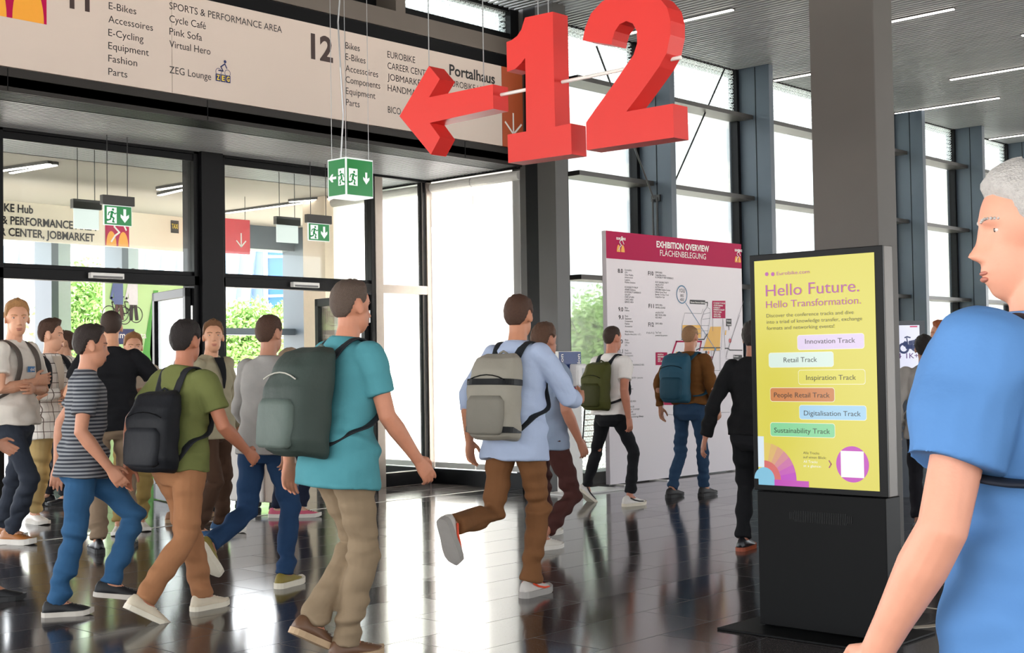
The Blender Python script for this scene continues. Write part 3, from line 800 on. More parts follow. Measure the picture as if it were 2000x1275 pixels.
# ------------------------------------------------------------------ exhibition overview board
EY = 9.385
bl, br = hit(1192, 949, 1, EY), hit(1457, 476, 1, EY)
ex0, ex1 = bl[0], hit(1452, 700, 1, EY)[0]
ez1 = hit(1192, 451, 1, EY)[2]
oE = (ex0, EY, 0)
fnE = wall_fn(EY); PE = (1, EY)
zq = lambda a, b: (1180 + a * .20394, 440 + b * .20394)
t = thing('information_board', 'white exhibition overview board with a magenta head strip and hall map', 'information board', oE, 0)
local(MB().box((ex0, EY, .015), (ex1, EY + .06, ez1)), oE).build('panel', mat('board_white', 'e6dde1', .5, 0, .4, .015, 1), t)
local(MB().box((ex0 + .1, EY - .12, 0), (ex0 + .16, EY + .10, .012)).box((ex0 + .85, EY - .16, 0), (ex0 + .91, EY + .10, .012)).box((ex1 - .3, EY - .12, 0), (ex1 - .24, EY + .10, .012)), oE).build('foot_plate', M_WHITE, t)
hz = hit(*zq(72, 318), 1, EY)[2]
mb = MB(); flat(mb, [(ex0, hz), (ex1, hz), (ex1, ez1), (ex0, ez1)], fnE, .001); local(mb, oE).build('head_strip', M_MAG, t, fix=False)
mb = MB(); text_px(mb, 'EXHIBITION OVERVIEW', fnE, PE, *zq(500, 208), zq(1003, 0)[0], 11.6, .03, .003); text_px(mb, 'FL\u00c4CHENBELEGUNG', fnE, PE, *zq(534, 290), zq(973, 0)[0], 11.4, .0, .003)
for a, b in ((116, 135), (1250, 248)): text_px(mb, 'EUROBIKE', fnE, PE, *zq(a, b), zq(a + (88 if a < 500 else 70), 0)[0], 4.2, .04, .003)
local(mb, oE).build('headline', M_WPRINT, t, fix=False)
for a, b, r in ((116, 252, 208), (1248, 352, 1318)):
    P, Q = hit(*zq(a, b), 1, EY), hit(*zq(r, b), 1, EY); rider(P[0], P[2], (Q[0] - P[0]) * 1.1, fnE, .003, t, oE, False)
def lines(items, cap, bold=0.0):
    # a block of neighbouring lines is one part
    blocks = []
    for it in items:
        if blocks and not bold and it[1] - blocks[-1][-1][1] < 60 and abs(it[1] - blocks[-1][-1][1]) < 60 and 0 < it[2] - blocks[-1][-1][2] < 40: blocks[-1].append(it)
        else: blocks.append([it])
    for bk in blocks:
        mb = MB()
        for s, a, b, r in bk: text_px(mb, s, fnE, PE, *zq(a, b), zq(r, 0)[0], cap, bold, .002)
        local(mb, oE).build('lettering', M_INK, t, fix=False)
lines([('8.0', 130, 453, 178), ('9.0', 135, 822, 181), ('9.1', 138, 898, 182), ('F10', 420, 477, 471), ('F11', 425, 790, 474), ('F12', 422, 968, 474), ('11.0', 100, 1130, 178), ('11.1', 130, 1225, 178), ('12.0', 118, 1420, 176), ('12.1', 118, 1560, 176)], 7.6, .02)
c1 = ['Ecomobility', 'LEVs', 'Urban Mobility', 'Infrastructure', 'Logistics', 'Mobility Solutions', '', 'ECOMOBILITY FORUM', 'AWARD Exhibition', 'ECOMOBILITY EXPERIENCE', 'GALLERY', 'START-UP AREA', 'CARGO AREA', 'SERVICE AREA']
w1 = [262, 222, 278, 274, 246, 297, 0, 322, 300, 350, 250, 286, 278, 280]
lines([(s, 197, 434 + k * 23.6, w) for k, (s, w) in enumerate(zip(c1, w1)) if s] +
      [('Bikes', 197, 797, 228), ('E-Bikes', 197, 822, 240)] + [(s, 198, 876 + 24.5 * k, w) for k, (s, w) in enumerate((('Parts', 228), ('Equipment', 260), ('Components', 273), ('Fashion', 242), ('Accessoires', 268)))] +
      [('Work Stations,', 198, 1025, 282), ('Recycler Area (only 1.-5.7.)', 198, 1050, 350)] +
      [(s, 198, 1105 + 25 * k, w) for k, (s, w) in enumerate((('Bikes', 230), ('E-Bikes', 240), ('LEVs', 222), ('', 0), ('Parts', 230), ('Equipment', 262), ('Components', 276), ('', 0), ('Fashion', 270), ('', 0))) if s] +
      [('SPORTS & PERFORMANCE AREA', 205, 1345, 382), ('VIRTUAL HERO', 205, 1370, 282), ('CAREER CENTER + Jobmarket', 205, 1470, 370), ('Equipment', 198, 1548, 262), ('Components', 198, 1574, 276), ('Parts', 198, 1622, 240), ('HANDMADE AREA', 198, 1695, 304), ('PRESS HUB', 198, 1748, 286), ('Speaker Lounge', 198, 1771, 338), ('Cycle Caf\u00e9', 198, 1796, 276), ('Wardrobe stand', 198, 1820, 300), ('Merchandising Shop', 198, 1845, 374)] +
      [(s, 489, 458 + k * 23.4, w) for k, (s, w) in enumerate((('DEMO AREA', 555), ('Cargo Bike Advice', 590), ('ECOMOBILITY TEST EXPERIENCE', 662), ('', 0), ('05.07. EUROBIKE PARTY', 616), ('only 06.-07.07.', 570), ('ACTION AREA', 566), ('EUROBIKE Skyline Contest', 632), ('Infinity Street Show', 598), ('Bember Crit Race Track', 618), ('Cargo Euro Cup', 576))) if s] +
      [('DEMO AREA', 490, 770, 556), ('GRAVEL LOUNGE', 490, 795, 584), ('only 06.-07.07.', 490, 842, 570), ('BIKE TRAVEL AREA', 490, 866, 592), ('KIDS AREA', 490, 890, 550), ('DEMO AREA', 490, 948, 558), ('F10-F12', 406, 1038, 478), ('Test Track', 490, 1034, 546), ('powered by partners', 490, 1060, 606)], 3.3, 0)
# the hall map
def bp(a, b): P = hit(*zq(a, b), 1, EY); return (P[0], P[2])
def poly(nm, m_, Ps, d=.002):
    mb = MB()
    for P in Ps: flat(mb, [bp(*q) for q in P], fnE, d)
    local(mb, oE).build(nm, m_, t, fix=False)
M_AMBER = mat('amber_map', 'e8ac2a', .5, var=.02); M_LINE = mat('grey_map_line', '8d878c', .5); M_TEAL = mat('teal_line', '2f6f93', .5)
for q_ in [[(740, 1080), (750, 955), (925, 955), (925, 1080)], [(945, 1198), (1018, 970), (1118, 970), (1106, 1198)], [(1155, 1050), (1160, 1005), (1170, 1005), (1165, 1050)], [(640, 1330), (690, 1210), (880, 1210), (840, 1330)]]: poly('amber_hall', M_AMBER, [q_])
for q_ in [[(1034, 890), (1034, 722), (1160, 722), (1160, 890)], [(492, 1338), (492, 1216), (603, 1216), (603, 1338)], [(494, 1470), (494, 1428), (560, 1428), (560, 1470)], [(545, 1720), (545, 1665), (700, 1665), (700, 1720)], [(610, 1330), (686, 1106), (702, 1106), (626, 1330)], [(686, 1120), (686, 1104), (935, 1104), (935, 1120)], [(905, 1200), (925, 1106), (937, 1106), (917, 1200)], [(965, 1430), (1020, 1255), (1036, 1255), (985, 1430)], [(1026, 1610), (1026, 1578), (1090, 1578), (1090, 1610)]]: poly('magenta_field', M_MAG, [q_])
for q_ in [[(820, 752), (820, 712), (966, 718), (966, 758)], [(1167, 965), (1167, 895), (1218, 895), (1218, 965)], [(494, 1612), (494, 1528), (560, 1528), (560, 1612)], [(1236, 1284), (1236, 1240), (1320, 1240), (1320, 1284)]]: poly('dark_field', M_INK, [q_])
mb = MB()
lw = .006
for P in ([(770, 840), (930, 845), (945, 800)], [(770, 840), (745, 950), (740, 1080)], [(745, 990), (925, 990)], [(742, 1035), (925, 1035)], [(930, 1075), (930, 900), (955, 820), (985, 785), (1012, 800), (1016, 860), (985, 1070)], [(928, 960), (1000, 960)], [(928, 1010), (995, 1010)], [(940, 900), (1010, 890)], [(952, 850), (1014, 835)], [(1333, 722), (1165, 1260)], [(1298, 860), (1180, 1190)], [(1120, 1190), (1135, 895), (1142, 960), (1160, 1190)], [(1025, 1200), (1110, 1200), (1110, 1390), (1025, 1390), (1025, 1200)], [(1040, 890), (1040, 1010)], [(1170, 1200), (1170, 1280), (1330, 1290)], [(570, 1700), (566, 1770), (600, 1810), (660, 1815)], [(920, 1720), (950, 1760), (975, 1755)], [(720, 1800), (1200, 1790)]):
    stroke(mb, [bp(*q) for q in P], lw, fnE, .003)
local(mb, oE).build('map_lines', M_LINE, t, fix=False)
mb = MB()
for P in ([(740, 1092), (955, 1092), (985, 1040)], [(880, 1195), (920, 1172), (1110, 1172)], [(1155, 1178), (1185, 1178), (1200, 1194), (1320, 1196)], [(968, 738), (988, 738), (988, 775)], [(1193, 968), (1193, 1000)], [(1062, 1185), (1030, 1290)]): stroke(mb, [bp(*q) for q in P], .014, fnE, .0035)
local(mb, oE).build('route_lines', M_INK, t, fix=False)
c = bp(743, 662); mb = MB(); ring(mb, c[0], c[1], .098, .112, fnE, .003); a, b = bp(778, 742), bp(1062, 1185); stroke(mb, [a, b], .009, fnE, .003); ring(mb, b[0], b[1], 0, .02, fnE, .004); local(mb, oE).build('position_mark', M_TEAL, t, fix=False)
mb = MB(); text(mb, 'YOU', fnE, c[0], c[1] + .025, .12, .045, .0, .003, align='c'); text(mb, 'ARE', fnE, c[0], c[1] - .03, .075, .034, 0, .003, align='c'); text(mb, 'HERE!', fnE, c[0], c[1] - .08, .09, .034, 0, .003, align='c'); local(mb, oE).build('lettering', M_INK, t, fix=False)
mb = MB()
WL = (('Eingang Entrance Galleria', 826, 742, 962), ('ECOMOBILITY FORUM', 1045, 750, 1155), ('AWARD Exhibition', 1045, 772, 1135), ('ECOMOBILITY', 1045, 794, 1110), ('EXPERIENCE GALLERY', 1045, 814, 1152), ('START-UP AREA', 1045, 836, 1122), ('CARGO AREA', 1045, 858, 1112), ('SERVICE AREA', 1045, 879, 1116), ('Eingang', 1172, 920, 1212), ('Torhaus', 1172, 955, 1212), ('SPORTS &', 510, 1244, 565), ('PERFORMANCE', 510, 1266, 590), ('AREA', 510, 1287, 540), ('VIRTUAL HERO', 510, 1308, 590), ('Eingang', 499, 1552, 545), ('Portalhaus', 499, 1595, 552), ('Eingang', 1240, 1262, 1285), ('EUROBIKE HUB', 499, 1455, 556))
for s, a, b, r in WL:
    mb = MB(); text_px(mb, s, fnE, PE, *zq(a, b), zq(r, 0)[0], 2.9, .02, .004)
    local(mb, oE).build('white_lettering', M_WPRINT, t, fix=False)
mb = MB(); c = bp(1204, 1105); ring(mb, c[0], c[1], 0, .028, fnE, .003); local(mb, oE).build('red_mark', mat('red_map', 'c8323c', .5), t, fix=False)
mb = MB(); c = bp(975, 1218); ring(mb, c[0], c[1], 0, .022, fnE, .003); local(mb, oE).build('black_mark', M_INK, t, fix=False)
mb = MB(); c = bp(998, 1218); ring(mb, c[0], c[1], 0, .02, fnE, .003); local(mb, oE).build('orange_mark', mat('orange_map', 'd8742a', .5), t, fix=False)

# ------------------------------------------------------------------ disinfection stand
fl = hit(1094, 950, 2, .02); dd = floor_at(1118, 955)
dx0, dy_ = hit(1094, 900, 1, 9.25)[0], 9.25
dx1 = hit(1138, 900, 1, 9.25)[0]; dz = hit(1094, 686, 1, 9.25)[2]; dzb = hit(1094, 775, 1, 9.25)[2]
oD = (dx0, dy_, 0)
t = thing('disinfection_stand', 'white hand disinfection column with a blue head and wall dispenser', 'disinfection stand', oD, 0)
W_ = dx1 - dx0
MB().box((0, 0, .02), (W_, .045, dz)).build('column_panel', M_WHITE, t, bevel=.004)
MB().box((-.18, -.28, 0), (W_ + .38, .1, .02)).build('base_plate', M_WHITE, t, bevel=.004)
M_DBLUE = mat('disinfection_blue', '22407f', .45)
MB().box((.008, -.003, dzb), (W_ - .002, 0, dz - .006)).build('blue_field', M_DBLUE, t)
fn = lambda u, v, d: (-v + 0, -.003 - d, u)
mb = MB()
H_ = dz - dzb
fr = lambda u, v, d: (.075 - v, -.004 - d, dzb + .05 + u)
text(mb, 'Disinfection', fr, 0, 0, H_ - .08, .05, .015, .001)
fr2 = lambda u, v, d: (W_ - .02 - v, -.004 - d, dzb + .05 + u)
text(mb, 'Disinfection', fr2, 0, 0, H_ - .08, .05, .015, .001)
mb.build('lettering', M_WPRINT, t, fix=False)
MB().box((W_ * .45, -.12, dzb + H_ * .22), (W_ * .9, -.004, dzb + H_ * .72)).build('dispenser', mat('dispenser_white', 'efecea', .3), t, bevel=.018)
MB().box((W_ * .66, -.124, dzb + H_ * .3), (W_ * .86, -.118, dzb + H_ * .62)).build('dispenser_window', mat('dispenser_grey', 'c2c4ca', .3), t, bevel=.003)
MB().box((W_ * .6, -.07, dzb + H_ * .14), (W_ * .8, -.004, dzb + H_ * .20)).build('drip_cap', mat('red_cap', 'b81f2c', .4), t, bevel=.003)
t = thing('barrier_post', 'slim black belt post arm leaning behind the disinfection column', 'post', tuple(np.array([dx1 + .12, 9.30, 0])), 0)
MB().cyl((.0, .1, .012), (.12, .1, .95), .009).build('rod', M_ROD, t); MB().cyl((0, .1, 0), (0, .1, .016), .05, 16).build('foot', M_ROD, t)

# ------------------------------------------------------------------ digital kiosk
KX = 5.85
ky0, ky1, kz = 3.022, 3.768, 1.912
oK = (KX, (ky0 + ky1) / 2, 0)
t = thing('digital_kiosk', 'tall black digital kiosk with a bright yellow conference tracks screen', 'kiosk', oK, 0)
kx = lambda mb: local(mb, oK)
M_KBLACK = mat('kiosk_black', '0a0a0b', .5, 0, .12, .12, 14)
M_KFRAME = mat('kiosk_frame', '070708', .3, 0, .12)
M_KSIDE = mat('kiosk_side', '57504a', .45, .2)
kx(MB().box((KX + .012, ky0 + .02, .02), (KX + .16, ky1 - .01, .70))).build('pedestal', M_KBLACK, t, bevel=.004)
kx(MB().box((KX - .17, ky0 - .02, 0), (KX + .42, ky1 + .13, .012))).build('base_plate', M_KBLACK, t, bevel=.003)
kx(MB().box((KX, ky0, .706), (KX + .015, ky1, kz))).build('screen_bezel', M_KFRAME, t, bevel=.003)
kx(MB().box((KX + .015, ky0, .706), (KX + .10, ky1, kz))).build('screen_case', M_KSIDE, t, bevel=.003)
mb = MB()
for k in range(36):
    u = ky0 + .20 + .35 * k / 36; hgt = .028 if 2 < k < 33 else .018
    mb.box((KX + .0095, u, .585 - hgt), (KX + .0125, u + .0055, .585 + hgt))
kx(mb).build('speaker_slots', mat('slot_black', '060607', .7), t)
fnK = lambda u, v, d: (KX - d, -u, v)
PK = (0, KX - .002)
zk = lambda a, b: (1460 + a * .39216, 480 + b * .39216)
def kp(a, b): P = hit(*zk(a, b), 0, KX - .002); return (-P[1], P[2])
su0, su1, sz0, sz1 = -3.738, -3.064, .734, 1.880
def kflat(nm, hexc, outlines, d, st=.86):
    mb = MB()
    for o_ in outlines: flat(mb, o_, fnK, d)
    return kx(mb).build(nm, emis('screen_' + hexc, hexc, st), t, fix=False)
kflat('screen', 'dfd443', [[(su0, sz0), (su1, sz0), (su1, sz1), (su0, sz1)]], .002, .85)
def ktext(nm, hexc, items, st=.85):
    for s, a, b, r, cap, bo in items:
        mb = MB(); text_px(mb, s, fnK, PK, *zk(a, b), zk(r, 0)[0], cap * .39216, bo, .006)
        kx(mb).build(nm, emis('screen_' + hexc, hexc, st), t, fix=False)
mb = MB()
for a in (97, 127): c = kp(a, 141); ring(mb, c[0], c[1], 0, .0102, fnK, .005)
kx(mb).build('dot_mark', emis('screen_b231a0', 'b231a0', .85), t, fix=False)
ktext('headline', 'b0309c', [('Eurobike.com', 147, 147, 310, 17, .004), ('Hello Future.', 93, 252, 558, 56, .0), ('Hello Transformation.', 94, 310, 566, 34, .0)], .8)
ktext('lettering', '2a2622', [('Discover the conference tracks and dive', 96, 357, 530, 17, 0), ('into a triad of knowledge transfer, exchange', 97, 388, 572, 17, 0), ('formats and networking events!', 98, 419, 434, 17, 0),
      ('Innovation Track', 289, 488, 538, 24, 0), ('Retail Track', 182, 580, 348, 24, 0), ('Inspiration Track', 294, 668, 542, 24, 0), ('People Retail Track', 134, 754, 411, 24, 0), ('Digitalisation Track', 283, 844, 566, 24, 0), ('Sustainability Track', 135, 929, 413, 24, 0),
      ('Alle Tracks', 279, 1036, 359, 12, 0), ('auf einen Blick:', 279, 1057, 394, 12, 0)], .3)
ktext('white_lettering', 'f7f7ea', [('All Tracks', 281, 1079, 351, 12, 0), ('at a glance:', 281, 1100, 370, 12, 0)], .9)
for nm, hexc, a, b, c_, d_ in (('innovation_button', 'e3d0ee', 248, 515, 583, 440), ('retail_button', 'dcefe4', 106, 604, 430, 530), ('inspiration_button', 'e2d94f', 253, 690, 588, 617), ('people_button', 'cf7f3f', 113, 776, 435, 706), ('digitalisation_button', 'a6d3ee', 258, 867, 594, 794), ('sustainability_button', '84d69a', 114, 952, 437, 882)):
    p0, p1 = kp(a, (b + d_) / 2), kp(c_, (b + d_) / 2); h2 = (kp(a, d_)[1] - kp(a, b)[1]) / 2; zc = (p0[1] + p1[1]) / 2
    kflat(nm + '_edge', 'f4f3dc', [rrect(p0[0], zc - h2, p1[0], zc + h2, h2 * .38)], .003, .9)
    g = .0022
    kflat(nm, hexc, [rrect(p0[0] + g, zc - h2 + g, p1[0] - g, zc + h2 - g, h2 * .36)], .004, .86)
# corner artwork: white bar, quarter rings and a magenta bar
p0 = kp(66, 948); p1 = kp(100, 1075)
cc = kp(99, 1168); cu0 = su0
kflat('pale_bar', 'dcebf5', [[(su0, sz0 + .09), (su0 + .036, sz0 + .09), (su0 + .036, p0[1]), (su0, p0[1])]], .003)
mb = MB(); ctr = (su0 + .036, sz0 + .03)
def qring(nm, hexc, r0, r1, a0, a1, d):
    mb = MB(); ring(mb, ctr[0], ctr[1], r0, r1, fnK, d, a0=a0, a1=a1); kx(mb).build(nm, emis('screen_' + hexc, hexc, .85), t, fix=False)
for k, hx_ in enumerate(('e3c95a', 'e0b66a', 'dca07c', 'd68a92', 'cf6ea8', 'c852b8', 'c038c0')): qring('rainbow_ring', hx_, .095, .186, 90 - (k + 1) * 90 / 7, 90 - k * 90 / 7, .0032)
qring('coral_ring', 'd8635f', .058, .095, 0, 90, .0035)
qring('sky_disc', '7fc3e0', 0, .060, 0, 180, .004)
kflat('sky_disc', '7fc3e0', [[(su0, sz0), (su0 + .096, sz0), (su0 + .096, sz0 + .03), (su0, sz0 + .03)]], .0037)
kflat('magenta_bar', 'c233b4', [[(su0 + .094, sz0), (su0 + .292, sz0), (su0 + .292, sz0 + .03), (su0 + .094, sz0 + .03)]], .0038)
c = kp(523, 1088); mb = MB(); ring(mb, c[0], c[1], 0, .088, fnK, .003, n=40); kx(mb).build('magenta_disc', emis('screen_c230b8', 'c230b8', .85), t, fix=False)
kflat('white_square', 'f6f4f2', [[(c[0] - .062, c[1] - .064), (c[0] + .062, c[1] - .064), (c[0] + .062, c[1] + .064), (c[0] - .062, c[1] + .064)]], .004, .9)
c = kp(412, 1087); mb = MB(); stroke(mb, [(c[0] - .005, c[1] + .017), (c[0] + .006, c[1]), (c[0] - .005, c[1] - .017)], .006, fnK, .004); kx(mb).build('chevron', emis('screen_9a2f6a', '9a2f6a', .8), t, fix=False)

# ------------------------------------------------------------------ far display with the scooter, cabinet, trolley, floor tape
FD = 13.2
p = CAM_P + ray(1755, 660) * FD; q = CAM_P + ray(1806, 626) * FD
oF = (p[0], p[1], 0)
t = thing('display_screen', 'dark framed display showing an electric scooter behind the pillar', 'display', oF, 0)
ang = math.atan2(p[1] - q[1], p[0] - q[0]) # from right edge to left edge
ur = np.array([q[0] - p[0], q[1] - p[1], 0]); Lf = np.linalg.norm(ur); ur /= Lf
nr = np.array([ur[1], -ur[0], 0]);  # towards the reader
if nr @ (CAM_P - p) < 0: nr = -nr
fnF = lambda u, v, d: tuple(np.array(p) * np.array([1, 1, 0]) + ur * u + nr * d + np.array([0, 0, v]))
zt_, zl_ = q[2], height_over(q, 745)
def fbox(u0, u1, v0, v1, d0, d1):
    vs = [fnF(u, v, d) for d in (d0, d1) for u, v in ((u0, v0), (u1, v0), (u1, v1), (u0, v1))]
    return MB().add(vs, [(0, 1, 2, 3), (7, 6, 5, 4), (0, 4, 5, 1), (1, 5, 6, 2), (2, 6, 7, 3), (3, 7, 4, 0)])
local(fbox(-.5, Lf, zl_ - .25, zt_, -.06, 0), oF).build('frame', mat('display_frame', '454b55', .4), t)
local(fbox(-.34, Lf - .14, 0, zl_ - .24, -.06, -.01), oF).build('stand', mat('display_frame', '454b55', .4), t)
sl, sr, s0, s1 = -.45, Lf - .055, height_over(q, 718), height_over(q, 634)
mb = MB(); flat(mb, [(sl, s0), (sr, s0), (sr, s1), (sl, s1)], fnF, .003); local(mb, oF).build('screen', emis('display_white', 'e6e8fb', .95), t, fix=False)
def fq(a, b): # zoomed photo point -> plane coords
    px, py = 1740 + a * .15686, 560 + b * .15686
    P = CAM_P + ray(px, py) * FD
    return ((P - p) @ ur, P[2])
mb = MB()
def sk(P, w_): stroke(mb, [fq(*x) for x in P], w_, fnF, .005)
for a, b, r in ((157, 765, .055), (305, 745, .05)): c = fq(a, b); ring(mb, c[0], c[1], r * .6, r, fnF, .005)
sk([(160, 720), (180, 700), (205, 755)], .04); sk([(195, 760), (300, 765)], .02); sk([(238, 690), (238, 745), (300, 740), (312, 690)], .035); sk([(235, 690), (320, 672)], .03); sk([(205, 700), (195, 640)], .012); sk([(172, 632), (200, 622), (238, 632)], .014); sk([(300, 655), (320, 655)], .012)
local(mb, oF).build('scooter_picture', emis('display_navy', '22386e', .7), t, fix=False)
mb = MB(); c = fq(188, 890); text(mb, '1K+', fnF, c[0], c[1], .12, .05, .01, .005); c = fq(128, 890); text(mb, '4', fnF, c[0] - .05, c[1], .05, .05, .01, .005); local(mb, oF).build('lettering', emis('display_violet', '6a3f86', .7), t, fix=False)
mb = MB(); a_, b_ = fq(235, 505), fq(328, 485); flat(mb, [(a_[0], a_[1]), (b_[0], a_[1]), (b_[0], b_[1]), (a_[0], b_[1])], fnF, .005); local(mb, oF).build('ticket_mark', emis('display_pink', 'd23f74', .8), t, fix=False)

cb = floor_at(1862, 1128); cc_ = floor_at(1902, 1138)
t = thing('cabinet', 'pale grey cabinet with a dark plinth behind the man in the blue shirt', 'cabinet', (cb[0], cb[1], 0), 0)
MB().box((0, -1.0, .08), (.55, .0, .95)).build('body', mat('pale_grey_laminate', 'b9b6b8', .45), t, bevel=.004)
MB().box((.03, -.97, 0), (.5, -.12, .08)).build('plinth', mat('dark_plinth', '2d2c2e', .5), t)
MB().box((-.012, -.98, .10), (0, -.02, .93)).build('door_panel', mat('pale_grey_front', 'c6c3c5', .4), t, bevel=.002)
MB().box((-.006, -.30, 0), (.02, -.1, .12)).build('foot_panel', mat('pale_grey_front', 'c6c3c5', .4), t)

cw = floor_at(447, 996); c2 = floor_at(533, 1001)
t = thing('trolley_bin', 'white rolling bin on black castors behind the grey shirted man', 'bin', (cw[0], cw[1], 0), 0)
Wb = np.linalg.norm(c2[:2] - cw[:2]); 
t.rotation_euler = (0, 0, math.atan2(c2[1] - cw[1], c2[0] - cw[0]))
MB().box((0, 0, .09), (Wb * .78, .4, .80)).build('body', mat('bin_white', 'e9e4de', .4), t, bevel=.02)
MB().box((Wb * .78, .02, .09), (Wb, .38, .80)).build('side_panel', mat('bin_beige', 'b9a898', .45), t, bevel=.01)
MB().box((-.01, -.01, .80), (Wb + .01, .41, .84)).build('lid', mat('bin_lid', 'd9d5d0', .4), t, bevel=.012)
for a, b in ((.07, .06), (Wb - .06, .06), (.07, .34), (Wb - .06, .34)): MB().cyl((a - .015, b, .035), (a + .015, b, .035), .035, 14).box((a - .02, b - .02, .05), (a + .02, b + .02, .09)).build('castor', M_BLACK, t)

M_TAPE = mat('cream_tape', 'cdbfae', .6)
def tape(a, b, wd, lab, m_):
    P, Q = floor_at(*a), floor_at(*b)
    L = np.linalg.norm(Q - P); t = thing('floor_tape', lab, 'tape', (P[0], P[1], 0), math.atan2(Q[1] - P[1], Q[0] - P[0]), None)
    MB().box((0, -wd / 2, 0), (L, wd / 2, .002)).build('strip', m_, t)
tape((1778, 1226), (1990, 1206), .05, 'broad cream tape strip on the floor beside the kiosk', M_TAPE)
tape((1795, 1184), (1990, 1212), .016, 'thin cream tape strip on the floor crossing toward the cabinet', M_TAPE)

# ------------------------------------------------------------------ outside: trees, buildings
def leaf_mat(nm, a, b):
    mt, n, bs = newmat(nm)
    tcn = n.nodes.new('ShaderNodeTexCoord'); nz = n.nodes.new('ShaderNodeTexNoise'); nz.inputs['Scale'].default_value = 3
    n.links.new(tcn.outputs['Object'], nz.inputs['Vector'])
    mx = n.nodes.new('ShaderNodeMix'); mx.data_type = 'RGBA'; mx.inputs[6].default_value = lin(a); mx.inputs[7].default_value = lin(b)
    n.links.new(nz.outputs['Fac'], mx.inputs[0]); n.links.new(mx.outputs[2], bs.inputs['Base Color']); bs.inputs['Roughness'].default_value = .6
    return mt
M_LEAF = leaf_mat('leaves', '5c8c46', 'b4d684'); M_BARK = mat('bark', '5d5046', .9, bump=.3)
def tree(px, base, top, d, rad, lab, nleaf=7500, seed=1):
    r = np.random.default_rng(seed)
    P = CAM_P + ray(px, 700) * d
    zt, zb_ = height_over(P, top), height_over(P, base)
    t = thing('tree', lab, 'tree', (P[0], P[1], -.13), 0, 'trees outside the glass')
    tr = MB(); pts = [np.array([0, 0, 0.0]), np.array([.05, 0, zb_ * .6 + .4]), np.array([0, .05, (zb_ + zt) / 2 + .3])]
    tr.cyl(pts[0], pts[1], .13, 10, .10).cyl(pts[1], pts[2], .10, 10, .04)
    for k in range(7):
        a = k * 2.4; zz = zb_ * .7 + .4 + (zt - zb_) * .09 * k
        tr.cyl((0, 0, zz), (rad * .6 * math.cos(a), rad * .6 * math.sin(a), zz + .6), .035, 6, .01)
    tr.build('trunk', M_BARK, t, smooth=True)
    cl = [(np.array([rad * .55 * math.cos(k * 2.4) * (k % 3) / 2, rad * .55 * math.sin(k * 2.4) * (k % 3) / 2, zb_ + .5 + (zt - zb_ - .6) * (k + .5) / 11]), rad * (.42 + .25 * r.random())) for k in range(11)]
    ci = r.integers(0, 11, nleaf); C_ = np.array([cl[i][0] for i in ci]); R_ = np.array([cl[i][1] for i in ci])
    v = r.normal(size=(nleaf, 3)); v /= np.linalg.norm(v, axis=1)[:, None]
    pos = C_ + v * (R_ * r.random(nleaf) ** .45)[:, None]
    a = r.normal(size=(nleaf, 3)); a /= np.linalg.norm(a, axis=1)[:, None]; b = np.cross(a, r.normal(size=(nleaf, 3))); b /= np.linalg.norm(b, axis=1)[:, None]
    s = (.030 + .03 * r.random(nleaf))[:, None] * (d / 22)
    V = np.stack([pos - a * s, pos + b * s * .5, pos + a * s, pos - b * s * .5], 1).reshape(-1, 3)
    mb = MB(); mb.add(V, [(4 * i, 4 * i + 1, 4 * i + 2, 4 * i + 3) for i in range(nleaf)])
    mb.build('foliage', M_LEAF, t, fix=False)
tree(152, 700, 535, 23, 1.0, 'leafy tree between the grey fins and the green poster wall', seed=1)
tree(478, 720, 600, 27, .9, 'leafy tree outside next to the black entrance post', seed=2)
tree(548, 720, 598, 33, .9, 'smaller leafy tree farther out behind the grey shirted man', seed=3)
tree(672, 950, 545, 23.5, 1.15, 'tall leafy tree outside behind the blind side entrance door', 12000, seed=4)
tree(1150, 740, 590, 24, 1.0, 'leafy tree outside behind the exhibition board', seed=5)
tree(345, 700, 560, 31, .9, 'leafy tree outside behind the glazed door of the green poster', 5000, seed=6)

